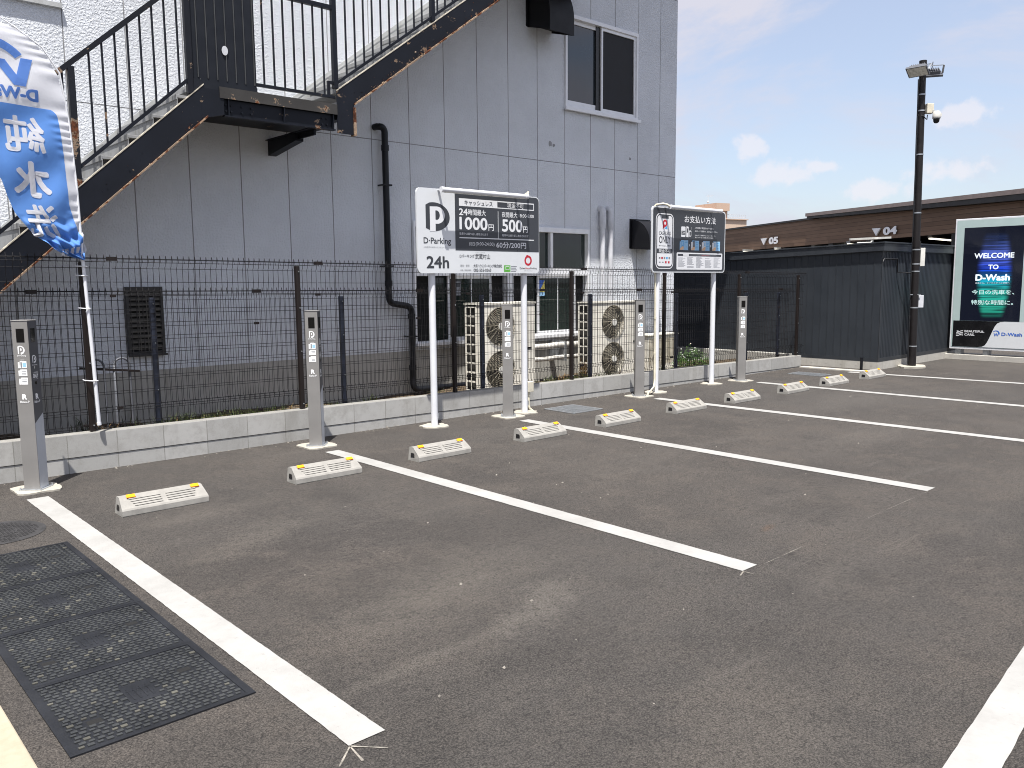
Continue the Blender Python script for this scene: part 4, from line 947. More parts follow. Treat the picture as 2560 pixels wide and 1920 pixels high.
# ---- wheel stops
def wheel_stop(label):
    t = thing('wheel_stop', label, 'wheel stop', (0, 0, 0), group='concrete wheel stops in the bays')
    L = .605
    sec = [(.085, 0), (.085, .105), (.075, .118), (.045, .120), (.02, .118), (-.072, .052), (-.08, .04), (-.082, 0)]     # (y, z)
    m = MB(); n = len(sec)
    def end(x, inset):
        return [(x + (inset if z > .06 else 0) * (1), y, z) for y, z in sec]
    a, b = end(-L / 2, .012), end(L / 2, -.012)
    m.add(a + b, [(i, n + i, n + (i + 1) % n, (i + 1) % n) for i in range(n)])
    # end faces with a recessed lifting slot
    for pts, x, sx in ((a, -L / 2, 1), (b, L / 2, -1)):
        q = [(x + sx * .002, y, z) for y, z in ((.050, .035), (.015, .035), (.015, .075), (.030, .085), (.050, .078))]
        m.add(pts, [list(range(n)) if sx < 0 else list(range(n))[::-1]])
    m.obj('body', 'stop', t, local=True, bevel=.005)
    m = MB()
    for x, sx in ((-L / 2, -1), (L / 2, 1)):
        m.add([(x + sx * .0012 - (sx * .004 if z > .06 else 0), y, z) for y, z in ((.045, .032), (-.012, .032), (-.012, .058), (.0, .070), (.045, .070))], [(0, 1, 2, 3, 4)])
    m.obj('lifting_slot', 'black', t, local=True)
    m = MB(); s0, s1 = Vector((0, .02, .118)), Vector((0, -.072, .052)); d = (s1 - s0); nrm = Vector((0, d.z, -d.y)).normalized()
    if nrm.z < 0: nrm = -nrm
    for half in (-1, 1):
        for k in range(4):
            p = s0 + d * (.26 + .19 * k)
            m.bar(p + Vector((half * .018, 0, 0)) + nrm * .001, p + Vector((half * (.235 - .008 * k), 0, 0)) + nrm * .001, .010, .010, up=tuple(nrm))
    m.obj('grip_rib', 'stop', t, local=True, bevel=.002)
    for x in (-.215, .235):
        m = MB(); c = s0 + d * .06 + nrm * .004 + Vector((x, 0, 0)); u = d.normalized()
        p = [c + Vector((i * .030, 0, 0)) + u * j * .014 for i, j in ((-1, -1), (1, -1), (1, 1), (-1, 1))]
        m.hexa(p + [q + nrm * .008 for q in p], 0)
        r = m.obj('reflector', 'amber', t, local=True, bevel=.002)
        m = MB(); e = c + u * .0155
        p = [e + Vector((i * .030, 0, 0)) + u * j * .0012 for i, j in ((-1, -1), (1, -1), (1, 1), (-1, 1))]; m.hexa(p + [q + nrm * .008 for q in p], 0); m.obj('reflector_edge', 'amberd', r, local=True)
    return t
wl_ = ['wheel stop nearest the camera, left of the second bollard and beside the first bay line', 'wheel stop just left of the second bay line, in front of the second bollard',
       'wheel stop in front of the left post of the large price board', 'wheel stop between the price board bollard and its bay line start',
       'wheel stop in front of the near steel drain grate', 'wheel stop in front of the left post of the payment sign',
       'wheel stop in front of the right post of the payment sign', 'wheel stop in front of the last bollard',
       'wheel stop beside the far drain grate', 'farthest wheel stop, close to the dark shed corner']
ws_pix = [((264, 1119), (450, 1082)), ((637, 1046), (782, 1020)), ((896, 997), (1018, 975)), ((1124, 954), (1224, 938)), ((1296, 923), (1384, 908)), ((1451, 895), (1528, 881)), ((1574, 873), (1643, 862)), ((1688, 851), (1749, 842)), ((1780, 835), (1834, 828)), ((1866, 819), (1916, 812))]
ws_pos = [(1.270, -1.228), (2.590, -1.215), (3.778, -1.222), (5.080, -1.205), (6.290, -1.215), (7.585, -1.20), (8.785, -1.225), (10.07, -1.235), (11.27, -1.24), (12.54, -1.25)]
w0 = wheel_stop(wl_[0]); w0.location = (*ws_pos[0], 0)
for k in range(1, 10): dup(w0, (*ws_pos[k], 0), random.uniform(-.012, .012), wl_[k])

# ---- payment bollards
BA = R(-42)
def bollard(label):
    t = thing('payment_bollard', label, 'bollard', (0, 0, 0), group='grey payment bollards at the bay lines')
    h, a = 1.325, .0615
    m = MB(); m.box(-a, a, -a, a, .015, h); m.box(-a - .004, a + .004, -a - .004, a + .004, h, h + .006); m.obj('body', 'bolf', t, local=True, bevel=.003)
    m = MB(); v = [(a + .0012, y, z) for y, z in ((-a + .002, .02), (a - .002, .02), (a - .002, .605), (-a + .002, .535))]; m.add(v, [(0, 1, 2, 3)]); m.obj('silver_panel', 'silver', t, local=True)
    m = MB(); v = [(a + .0012, y, z) for y, z in ((-a + .002, .536), (a - .002, .606), (a - .002, h - .004), (-a + .002, h - .004))]; m.add(v, [(0, 1, 2, 3)]); m.obj('side_panel', 'bols', t, local=True)
    F = lambda u, v_, w: (u + a, -a - .0015 - w, v_)            # u runs from -0.123 (left edge) to 0
    S = lambda u, v_, w: (a + .0025 + w, -a + u, v_)            # u runs from 0 (front edge) to 0.123
    m = MB(); rect(m, -.090, -.029, 1.163, 1.267, F); m.obj('reader_window', 'scr', t, local=True)
    m = MB(); rect(m, .030, .090, 1.160, 1.268, S); rect(m, .043, .066, .835, .857, S); rect(m, .046, .056, .957, .975, S, 0, 1); m.obj('side_window', ['scr', 'plast'], t, local=True)
    m = MB()
    p_logo(m, -.086, -.033, 1.069, 1.137, F, 0, 0, 1); text(m, 'D-Parking', -.093, -.027, 1.052, 1.066, F, 0, .01)
    text(m, 'ご利用方法', -.077, -.043, 1.024, 1.031, F)
    ic = MB(); m_, m = m, ic
    for z0, z1, k in ((.965, 1.018, 0), (.904, .955, 1), (.839, .892, 2)):
        rect(m, -.078, -.027, z0, z1, F, 0, 0); rect(m, -.093, -.081 if k == 0 else -.077, z0, z1 - .008, F, 0, 0)
        if k == 0: rect(m, -.058, -.031, z0 + .008, z1 - .012, F, .0004, 2); rect(m, -.074, -.062, z0 + .004, z1 - .006, F, .0004, 3)
        else:
            for q in range(3): rect(m, -.070, -.034, z1 - .014 - q * .012, z1 - .019 - q * .012, F, .0004, 3)
    m = m_; ic.obj('instruction_panel', ['num', 'bolf', 'sky', 'inkg'], t, local=True)
    text(m, 'R', -.080, -.044, .722, .764, F, 0, .05); text(m, 'Raku-P', -.098, -.027, .695, .713, F, 0, .018)
    p_logo(m, .030, .083, .998, 1.061, S, 0, 0, 4); text(m, 'D-Parking', .024, .089, .978, .990, S, 0, .01)
    text(m, 'CASHLESS', .022, .090, .921, .932, S); text(m, 'ONLY', .022, .090, .884, .917, S, 0, .03); text(m, 'キャッシュレス専用', .024, .088, .873, .880, S)
    text(m, 'R', .034, .074, .720, .764, S, 0, .05); text(m, 'Raku-P', .015, .091, .692, .711, S, 0, .018)
    m.obj('lettering', ['num', 'bolf', 'sky', 'inkg', 'bols'], t, local=True)
    m = MB(); m.box(-a - .028, a + .028, -a - .028, a + .028, .012, .018)
    for i in (-1, 1):
        for j in (-1, 1): m.tube([(i * (a + .018), j * (a + .018), .018), (i * (a + .018), j * (a + .018), .034)], .007, 6)
    m.obj('base_plate', 'galv', t, local=True)
    m = MB(); pts = []
    for k in range(28):
        ang = 2 * math.pi * k / 28 - BA; q = .160 / max(abs(math.cos(ang + BA)), abs(math.sin(ang + BA))) ; q = min(q, .195) * random.uniform(.94, 1.06); pts.append((q * math.cos(ang), q * math.sin(ang)))
    m.prism(pts, lambda u, v_, w: (u, v_, w), -.01, .0125); m.obj('mortar_pad', 'mortar', t, local=True)
    return t
bl_ = ['grey payment bollard at the left edge, left of the flag pole and nearest the camera', 'grey payment bollard at the second bay line, left of the large price board',
       'grey payment bollard close to the right post of the large price board', 'grey payment bollard close to the left post of the payment sign', 'grey payment bollard right of the payment sign, farthest from the camera']
b0 = bollard(bl_[0]); b0.location = (.737, .012, 0); b0.rotation_euler = (0, 0, BA)
for k, (x, y) in enumerate(((3.205, .020), (5.735, .018), (8.165, .018), (10.68, .018)), 1): dup(b0, (x, y, 0), BA, bl_[k])

# ---- large price board
def board_sign(name, label, x0, x1, z0, z1, yf, posts, py, tilt=0):
    t = thing(name, label, 'sign', ((x0 + x1) / 2, py, 0))
    m = MB(); m.prism(rrect_pts(x0, x1, z0, z1, .055), lambda u, v_, w: (u, w, v_), yf, yf + .022); m.obj('board', 'white', t, bevel=.002)
    for x in posts:
        m = MB(); m.tube([(x, py, -.02), (x, py, z1 - .06)], .038, 18); p = m.obj('post', 'wpost', t)
        m = MB(); m.prism([((.155 + .02 * math.sin(k * 2.3 + x)) * math.cos(k * .349) + x, (.155 + .018 * math.cos(k * 1.7)) * math.sin(k * .349) + py) for k in range(18)], lambda u, v_, w: (u, v_, w), -.01, .014)
        m.obj('mortar_pad', 'mortar', t)
        m = MB(); m.box(x + .02, x + .041, py - .03, py - .018, .09, .15); m.obj('inspection_sticker', 'galv', p)
    m = MB()
    for z in (z0 + .18, z1 - .2): m.box(x0 + .08, x1 - .08, yf + .0225, py - .037, z - .02, z + .02)
    m.obj('back_rail', 'galv', t)
    return t
Y1 = .02
t = board_sign('price_sign', 'large white and charcoal parking price board on two white posts', 4.47, 6.262, 1.688, 2.586, Y1, (4.702, 6.072), .092)
B = lambda u, v_, w: (u, Y1 - .0012 - w, v_)
m = MB(); pts = [(4.981, 1.938), (6.2555, 1.938)] + [(6.2015 + .054 * math.cos(R(a)), 2.522 + .054 * math.sin(R(a))) for a in range(0, 91, 15)] + [(4.981, 2.576)]
poly(m, pts, B); m.obj('charcoal_panel', 'dark', t)
m = MB(); WP = .0012
rect(m, 5.038, 5.598, 2.422, 2.505, B, WP, 0); text(m, 'キャッシュレス', 5.115, 5.525, 2.436, 2.490, B, WP + .0012, .006, 1)
for a in ((5.60, 6.175, 2.493, 2.505), (5.60, 6.175, 2.422, 2.432), (6.166, 6.175, 2.432, 2.493)): rect(m, a[0], a[1], a[2], a[3], B, WP, 0)
text(m, '現金不可', 5.749, 6.008, 2.438, 2.490, B, WP, .005)
text(m, '24', 5.036, 5.160, 2.322, 2.396, B, WP, .026); text(m, '時間最大', 5.165, 5.423, 2.326, 2.394, B, WP, .012); text(m, '1000', 5.040, 5.447, 2.166, 2.306, B, WP, .026); text(m, '円', 5.461, 5.539, 2.166, 2.238, B, WP, .014)
text(m, '夜間最大', 5.664, 5.906, 2.326, 2.388, B, WP, .010); text(m, '18:00-8:00', 5.929, 6.172, 2.336, 2.376, B, WP, .004); text(m, '500', 5.666, 5.985, 2.162, 2.306, B, WP, .026); text(m, '円', 5.997, 6.072, 2.162, 2.234, B, WP, .014)
text(m, '駐車中は繰り返し適用されます', 5.040, 5.452, 2.108, 2.136, B, WP, .004); text(m, '駐車中は繰り返し適用されます', 5.668, 6.084, 2.108, 2.136, B, WP, .004)
rect(m, 5.037, 6.172, 2.072, 2.083, B, WP); rect(m, 5.604, 5.611, 2.083, 2.390, B, WP)
text(m, '終日', 5.175, 5.252, 1.992, 2.034, B, WP, .004); text(m, '(0:00-24:00)', 5.269, 5.548, 1.987, 2.035, B, WP, .004); text(m, '60分/200円', 5.576, 6.044, 1.974, 2.048, B, WP, .016)
p_logo(m, 4.584, 4.907, 2.136, 2.440, B, 0, 1, 0)
text(m, 'D·Parking', 4.550, 4.920, 1.984, 2.068, B, 0, .014, 1); text(m, '土地活用は大和ハウスグループへ', 4.547, 4.873, 1.956, 1.974, B, 0, 0, 2)
text(m, '24h', 4.583, 4.888, 1.742, 1.872, B, 0, .022, 1)
text(m, 'Dパーキング', 5.038, 5.250, 1.858, 1.898, B, 0, .002, 1); text(m, '武蔵村山', 5.261, 5.480, 1.846, 1.904, B, 0, .004, 1); text(m, 'むさしむらやま', 5.267, 5.400, 1.912, 1.924, B, 0, 0, 2)
text(m, '運営・管理', 5.043, 5.175, 1.757, 1.784, B, 0, 0, 2); text(m, '大和ハウスパーキング株式会社', 5.233, 5.661, 1.752, 1.790, B, 0, .002, 1); text(m, '故障・緊急連絡先', 5.045, 5.200, 1.711, 1.731, B, 0, 0, 2); text(m, '082-555-0363', 5.234, 5.494, 1.706, 1.740, B, 0, .004, 1)
rect(m, 5.692, 5.792, 1.704, 1.780, B, 0, 3); rect(m, 5.715, 5.775, 1.728, 1.768, B, .001, 0); rect(m, 5.722, 5.768, 1.734, 1.762, B, .0018, 3)
for k in range(4): rect(m, 5.802, 5.892 - .012 * (k % 2), 1.764 - k * .019, 1.771 - k * .019, B, 0, 2)
ring(m, 6.077, 1.838, .060, .036, B, 0, 60, 420, 30, 1.0, 4); ring(m, 6.062, 1.886, .018, .002, B, .0006, 20, 190, 12, 1.0, 4)
text(m, 'Daiwa', 5.940, 6.030, 1.738, 1.758, B, 0, .003, 1); text(m, 'House', 6.034, 6.110, 1.738, 1.758, B, 0, .003, 4); text(m, 'Parking', 6.114, 6.216, 1.734, 1.758, B, 0, .003, 1); text(m, '大和ハウスパーキング', 6.012, 6.146, 1.712, 1.724, B, 0, 0, 2)
m.obj('lettering', ['inkw', 'ink', 'inkg', 'green', 'red'], t)
def light_bar(t, x0, x1, z, yb, cable):
    m = MB(); yc = yb - .14
    m.tube([(x0, yc, z), (x1, yc, z)], .026, 14); m.tube([(x0 - .012, yc, z), (x0 + .03, yc, z)], .030, 14); m.tube([(x1 - .03, yc, z), (x1 + .012, yc, z)], .030, 14)
    lb = m.obj('light_bar', 'wpost', t)
    m = MB()
    for x in (x0 + .06, x1 - .06): m.bar((x, yc, z), (x, yb + .011, z + .012), .03, .012)
    m.obj('bracket', 'wpost', lb)
    m = MB(); m.box(x0 + .04, x1 - .04, yc - .012, yc + .012, z - .030, z - .024); m.obj('lamp_strip', 'lens', lb)
    m = MB(); m.tube(cable, .014, 8); m.obj('cable', 'cream', lb)
light_bar(t, 4.70, 5.93, 2.563, Y1, [(5.93, Y1 - .14, 2.57), (5.98, Y1 - .11, 2.615), (6.06, Y1 - .02, 2.62), (6.065, Y1 + .05, 2.60), (6.065, Y1 + .06, 2.50)])

# ---- payment instruction sign
Y2 = .04
t = board_sign('payment_sign', 'charcoal payment instruction board with white border on two white posts', 8.443, 10.205, 1.700, 2.606, Y2, (8.655, 10.025), .112)
B = lambda u, v_, w: (u, Y2 - .0012 - w, v_)
m = MB(); poly(m, rrect_pts(8.460, 10.188, 1.716, 2.590, .045), B); m.obj('charcoal_panel', 'dark', t)
m = MB(); WP = .0012
poly(m, rrect_pts(8.519, 8.922, 1.752, 2.515, .085), B, WP, 0); poly(m, rrect_pts(8.533, 8.908, 1.766, 2.501, .075), B, WP + .001, 1)
poly(m, rrect_pts(8.552, 8.888, 1.786, 2.484, .05), B, WP + .002, 0); rect(m, 8.640, 8.800, 2.444, 2.4845, B, WP + .003, 1)
rect(m, 8.546, 8.893, 1.968, 2.030, B, WP + .003, 1); text(m, '現金不可', 8.584, 8.853, 1.974, 2.023, B, WP + .004, .008, 0)
ring(m, 8.722, 2.382, .050, .022, B, WP + .003, 0, 360, 26, 1.0, 2); poly(m, [(8.676, 2.362), (8.742, 2.342), (8.668, 2.300)], B, WP + .0032, 2); poly(m, [(8.737, 2.340), (8.764, 2.340), (8.776, 2.300), (8.722, 2.306)], B, WP + .003, 4)
text(m, 'CASHLESS', 8.588, 8.850, 2.220, 2.268, B, WP + .003, .004, 3); text(m, 'ONLY', 8.590, 8.850, 2.105, 2.203, B, WP + .003, .010, 3); text(m, 'キャッシュレス専用', 8.588, 8.850, 2.060, 2.084, B, WP + .003, .004, 3)
for k, c in enumerate((3, 2, 5, 4, 5)): rect(m, 8.590 + k * .055, 8.590 + k * .055 + .036, 1.888 + (.006 if k == 0 else 0), 1.916 - (.006 if k == 0 else 0), B, WP + .003, c)
for k, c in enumerate((5, 5, 2, 2)): rect(m, 8.595 + k * .068, 8.595 + k * .068 + .036, 1.828 + (.009 if k < 2 else 0), 1.858 - (.008 if k < 2 else 0), B, WP + .003, c)
text(m, 'お支払い方法', 9.175, 9.944, 2.408, 2.512, B, WP, .014, 0)
poly(m, rrect_pts(9.099, 9.200, 2.205, 2.352, .015), B, WP, 0); rect(m, 9.106, 9.193, 2.238, 2.292, B, WP + .001, 1); text(m, 'CASH', 9.110, 9.190, 2.252, 2.280, B, WP + .002, .02, 0)
poly(m, [(9.222, 2.205), (9.222, 2.358), (9.275, 2.352), (9.275, 2.205)], B, WP, 0); rect(m, 9.235, 9.262, 2.27, 2.33, B, WP + .001, 1); poly(m, rrect_pts(9.285, 9.340, 2.215, 2.300, .01), B, WP, 0); rect(m, 9.296, 9.330, 2.23, 2.285, B, WP + .001, 1)
for a in (20, 50): poly(m, [(9.335, 2.305 + a * .0004), (9.352, 2.315 + a * .0006), (9.350, 2.320 + a * .0006)], B, WP, 0)
text(m, 'ご利用後に車室前のポールから', 9.426, 9.894, 2.330, 2.356, B, WP, .006, 0); text(m, 'QRコードを読取り、お支払いください。', 9.428, 9.998, 2.284, 2.310, B, WP, .006, 0)
text(m, 'Raku-Pで各種クレジットカード、', 9.430, 9.950, 2.228, 2.248, B, WP, .002, 0); text(m, '電子マネーがご利用いただけます。', 9.431, 9.899, 2.198, 2.217, B, WP, .002, 0)
for k, (u0, u1) in enumerate(((9.067, 9.270), (9.337, 9.535), (9.602, 9.800), (9.866, 10.068))):
    rect(m, u0 + .03, u1, 2.020, 2.160, B, WP, 6); rect(m, u0, u0 + .05, 2.020, 2.140, B, WP + .0006, 0 if k else 6)
    c0 = u0 + .045; rect(m, c0, c0 + .048, 2.065, 2.150, B, WP + .001, (4, 1, 0, 0)[k]); rect(m, c0 + .008, c0 + .040, 2.085, 2.140, B, WP + .0016, (6, 5, 6, 6)[k])
    poly(m, [(u0 + .004, 2.022), (u0 + .085, 2.022), (u0 + .098, 2.060), (u0 + .075, 2.078), (u0 + .035, 2.058), (u0 + .012, 2.046)], B, WP + .0022, 7)
    for q in range(1 if k == 0 else 4): rect(m, u0 + .115, u1 - .02 - .012 * (q % 2), 2.128 - q * .024, 2.134 - q * .024, B, WP + .0006, 4)
    if k < 3: poly(m, [(u1 + .020, 2.070), (u1 + .020, 2.112), (u1 + .046, 2.091)], B, WP, 0)
poly(m, rrect_pts(9.000, 10.135, 1.742, 1.985, .02), B, WP, 0); rect(m, 9.025, 10.105, 1.936, 1.966, B, WP + .001, 1); rect(m, 9.150, 9.29, 1.940, 1.962, B, WP + .002, 0); rect(m, 9.32, 9.98, 1.949, 1.953, B, WP + .002, 5); rect(m, 9.60, 9.80, 1.944, 1.948, B, WP + .002, 2)
for c in range(5):
    for q in range(11):
        if random.random() < .14: continue
        u = 9.03 + c * .22; rect(m, u, u + random.uniform(.10, .185), 1.918 - q * .0145, 1.9215 - q * .0145, B, WP + .001, 5)
m.obj('lettering', ['inkw', 'dark', 'red', 'ink', 'cyan', 'inkg', 'sky', 'skin'], t)
light_bar(t, 8.66, 9.87, 2.592, Y2, [(8.66, Y2 - .14, 2.592), (8.62, Y2 - .12, 2.62), (8.60, Y2 - .06, 2.638), (8.53, Y2 + .0, 2.625), (8.515, Y2 + .05, 2.58), (8.60, Y2 + .08, 2.4), (8.605, .105, 1.6), (8.605, .10, .06)])
t2 = thing('conduit_box', 'small ivory junction box on a conduit beside the right post of the price board', 'junction box', (6.25, .17, 0))
m = MB(); m.box(6.185, 6.275, .14, .21, .235, .365); m.obj('box', 'ivory', t2, bevel=.006)
m = MB(); m.tube([(6.215, .175, .235), (6.215, .175, .07), (6.225, .17, .03), (6.27, .15, -.01)], .017, 8); m.tube([(6.215, .175, .235), (6.215, .175, .19)], .024, 8); m.obj('conduit', 'cream', t2)
t2 = thing('conduit_pipe', 'cream conduit bending from the ground up the left post of the payment sign', 'pipe', (8.60, .07, 0))
m = MB(); m.tube([(8.36, .02, -.01), (8.37, .02, .03), (8.44, .03, .055), (8.54, .055, .10), (8.585, .075, .20), (8.588, .085, .8), (8.588, .09, 1.68)], .013, 8); m.obj('pipe', 'cream', t2)
m = MB(); [m.tube([(8.588, .085, z), (8.588, .085, z + .03)], .018, 8) for z in (.55, 1.05)]; m.obj('coupling', 'cream', t2)

# ---- covers in the ground
MH = thing('manhole_cover', 'round dark iron manhole cover at the left edge, above the black square covers', 'manhole cover', (.235, -1.125, 0))
m = MB(); m.lathe([(.0001, .004), (.27, .004), (.275, .003), (.285, .0035), (.295, .003)], (.235, -1.125, 0), 40, smooth=False); m.obj('cover', 'iron', MH)
m = MB()
for i in range(-11, 12):
    for j in range(-11, 12):
        x, y = i * .022, j * .022
        if x * x + y * y < .248 ** 2 and (i % 5 or j % 5): m.box(.235 + x - .007, .235 + x + .007, -1.125 + y - .0045 if (i + j) % 2 else -1.125 + y - .008, -1.125 + y + .0045 if (i + j) % 2 else -1.125 + y + .008, .004, .0075)
m.obj('stud', 'iron', MH)
m = MB(); m.lathe([(.12, .0078), (.125, .009), (.13, .0078)], (.235, -1.125, 0), 32); m.box(.21, .27, -1.02, -1.008, .0042, .0046); m.obj('rim_ring', 'iron', MH)
cg = 'black square covers set in the tarmac'
def cover(label, w, h):
    t = thing('ground_cover', label, 'ground cover', (0, 0, 0), group=cg)
    m = MB(); m.box(-w / 2, w / 2, -h / 2, h / 2, -.02, .0035)
    m.box(-w / 2, w / 2, -h / 2, -h / 2 + .022, .0036, .0065); m.box(-w / 2, w / 2, h / 2 - .022, h / 2, .0036, .0065); m.box(-w / 2, -w / 2 + .03, -h / 2 + .0221, h / 2 - .0221, .0036, .0065); m.box(w / 2 - .03, w / 2, -h / 2 + .0221, h / 2 - .0221, .0036, .0065)
    m.obj('plate', 'cover', t, local=True)
    m = MB(); nx_, ny_ = 19, 23; px, py = (w - .07) / nx_, (h - .055) / ny_
    slots = [(-w * .30, -.12), (w * .30, .07)]
    for i in range(nx_):
        for j in range(ny_):
            x = -w / 2 + .035 + (i + .5) * px + (px * .25 if j % 2 else -px * .25) * .6; y = -h / 2 + .0275 + (j + .5) * py
            if abs(x) < .064 and abs(y) < .096: continue
            if any(abs(x - a) < .034 and abs(y - b) < .024 for a, b in slots): continue
            big = (i + j) % 2; a, b = (px * .36, py * .34) if big else (px * .30, py * .25)
            dn = random.random(); m.box(x - a, x + a, y - b, y + b, .0036, .0072, 1 if dn < .03 + .08 * max(0, -y / h * 2) else 0)
    m.obj('stud', ['stud', 'dirt'], t, local=True)
    m = MB(); m.box(-.056, .056, -.088, .088, .0036, .0072); m.obj('name_plate', 'cover', t, local=True, bevel=.002)
    m = MB()
    for k in range(4):
        u = -.036 + .024 * k; m.box(u - .004, u + .004, -.06, .045, .0073, .0088); m.box(u - .009, u + .009, .022, .028, .0073, .0086); m.box(u - .008, u + .008, -.03, -.024, .0073, .0086)
    m.obj('raised_mark', 'cover', t, local=True)
    m = MB()
    for a, b in slots: m.box(a - .026, a + .026, b - .018, b + .018, .0036, .0040)
    m.obj('lifting_slot', 'void', t, local=True)
    return t
cy = [(-4.281, -3.650), (-3.648, -2.995), (-2.993, -2.329), (-2.327, -1.652)]
cl_ = ['black studded square cover nearest the camera, at the bottom left', 'black studded square cover second from the camera', 'black studded square cover third from the camera', 'black studded square cover farthest from the camera, below the round manhole']
c0 = cover(cl_[0], .664, .640); c0.location = (.200, (cy[0][0] + cy[0][1]) / 2, 0)
for k in range(1, 4): dup(c0, (.200, (cy[k][0] + cy[k][1]) / 2, 0), 0, cl_[k]).scale = (1, (cy[k][1] - cy[k][0]) / .640, 1)
def grate(label, x0, x1, y0, y1):
    t = thing('drain_grate', label, 'drain grate', ((x0 + x1) / 2, (y0 + y1) / 2, 0), group='galvanised drain grates')
    m = MB(); m.quad((x0, y0, .002), (x1, y0, .002), (x1, y1, .002), (x0, y1, .002)); m.obj('pit', 'void', t)
    m = MB()
    for a in ((x0, x1, y0, y0 + .02), (x0, x1, y1 - .02, y1), (x0, x0 + .02, y0 + .02, y1 - .02), (x1 - .02, x1, y0 + .02, y1 - .02)): m.box(*a, .0022, .010)
    m.obj('rim', 'galv', t)
    m = MB(); n = 20
    for k in range(n): y = y0 + .035 + (y1 - y0 - .07) * k / (n - 1); m.box(x0 + .02, x1 - .02, y - .005, y + .005, .0022, .0095)
    for k in range(5): x = x0 + .06 + (x1 - x0 - .12) * k / 4; m.box(x - .004, x + .004, y0 + .021, y1 - .021, .0096, .0108)
    m.obj('bar', 'galv', t)
grate('galvanised drain grate behind the wheel stops, right of the large price board', 6.42, 6.95, -.40, .115)
grate('galvanised drain grate near the far end of the block wall', 12.08, 12.46, -.59, .0)

# ---- feather flag tied to a fence post
FY = .385
t = thing('feather_flag', 'blue and white feather flag on a white pole tied to a fence post', 'flag', (1.32, FY, .4))
edgeR = [(3.95, .20), (3.86, .42), (3.75, .64), (3.62, .818), (3.588, .92), (3.524, 1.026), (3.415, 1.131), (3.266, 1.202), (3.072, 1.238), (2.873, 1.258), (2.621, 1.277), (2.365, 1.284), (2.106, 1.294), (1.95, 1.312), (1.897, 1.318), (1.798, 1.308)]
edgeL = [(3.95, .10), (3.75, -.02), (3.4, .10), (3.0, .32), (2.7, .55), (2.414, .727), (2.294, .761), (2.161, .807), (2.04, .888), (1.96, .975), (1.898, 1.05), (1.84, 1.16), (1.798, 1.28)]
def lerp_edge(E, z):
    for (a, xa), (b, xb) in zip(E, E[1:]):
        if b <= z <= a: return xb + (xa - xb) * (z - b) / (a - b)
    return E[0][1] if z > E[0][0] else E[-1][1]
def fdisp(x, z):
    xr, xl = lerp_edge(edgeR, z), lerp_edge(edgeL, z); u = (xr - x) / max(.06, xr - xl)
    d = -.10 * math.sin(u * 2.1) * (.35 + .65 * min(1, (z - 1.8) / 1.2))
    d += .018 * math.sin(9 * u + 4 * z) * u + .012 * math.sin(15 * z + 6 * u) * min(1, u * 4)
    bunch = max(0, 1 - abs(z - 1.93) / .22)
    d += bunch * (.038 * math.sin(46 * z + 9 * u + 2.5 * math.sin(7 * u)) + .022 * math.sin(25 * u - 30 * z))
    d += .006 * math.sin(70 * z + 5 * math.sin(9 * z)) * max(0, 1 - u * 5)
    return d
FW = lambda u, v_, w: (u, FY + fdisp(u, v_) - w, v_)
def cloth_grid(m, left, right, z0, z1, nz, nu, w, mi=0):
    v = []
    for k in range(nz + 1):
        z = z0 + (z1 - z0) * k / nz; a, b = left(z), max(left(z) + .001, right(z))
        v += [FW(a + (b - a) * j / nu, z, w) for j in range(nu + 1)]
    m.add(v, [(k * (nu + 1) + j, k * (nu + 1) + j + 1, (k + 1) * (nu + 1) + j + 1, (k + 1) * (nu + 1) + j) for k in range(nz) for j in range(nu)], mi, True)
eL, eR = (lambda z: lerp_edge(edgeL, z)), (lambda z: lerp_edge(edgeR, z))
m = MB(); cloth_grid(m, eL, eR, 1.80, 3.94, 190, 44, 0); fc = m.obj('cloth', 'flagw', t)
def blue_right(z):
    r = eR(z) - .078 * min(1, max(.12, (z - 1.90) / .35))
    if z > 2.93: r -= .07 - math.sqrt(max(0, .07 ** 2 - (z - 2.93) ** 2))
    return r
m = MB(); cloth_grid(m, eL, blue_right, 1.80, 2.995, 170, 44, .0022)
m.obj('blue_field', 'flagb', fc)
def flag_text(m, s, xa, xb, z0, z1, bold, mi, w=.005, skew=0.0):
    # seen from behind, so the characters run from right to left
    fn = lambda u, v_, q, w_: FW(xb - (u - xa) + skew * (v_ - z0), v_, w_)
    if z0 > z1: z0, z1 = z1, z0
    text(m, s, xa, xb, z0, z1, lambda u, v_, w_: fn(u, v_, 0, w_), w, bold, mi)
m = MB()
flag_text(m, '純', .770, 1.062, 2.635, 2.915, .024, 0, skew=-.03); flag_text(m, '水', .810, 1.088, 2.285, 2.570, .040, 0, skew=-.04); flag_text(m, '洗', .915, 1.150, 1.975, 2.235, .026, 0, skew=-.22)
m.obj('lettering', ['flagt'], fc)
m = MB(); poly_pts = [(x, z) for x, z in ((1.00, 1.872), (1.24, 1.90), (1.295, 1.875), (1.26, 1.845), (1.10, 1.846))]
v = []
for k in range(13):
    u = 1.13 + .155 * k / 12; c = 1.862 + .030 * (k / 12); v += [FW(u, c - .028, .006), FW(u, c + .022, .006)]
m.add(v, [(2 * k, 2 * k + 2, 2 * k + 3, 2 * k + 1) for k in range(12) if k % 3 != 1], 0, True)
m.obj('folded_lettering', ['flagt'], fc)
m = MB(); flag_text(m, 'D-Wash', .60, 1.037, 3.035, 3.130, .05, 0, .004)
v = []
for k in range(25):
    a = R(38 + k * 130 / 24); ro, ri = .31, .245; cx, cz = .70, 3.235
    v += [FW(cx + ro * math.cos(a), cz + .255 * math.sin(a), .004), FW(cx + ri * math.cos(a), cz + .190 * math.sin(a), .004)]
m.add(v, [(2 * k, 2 * k + 2, 2 * k + 3, 2 * k + 1) for k in range(24)])
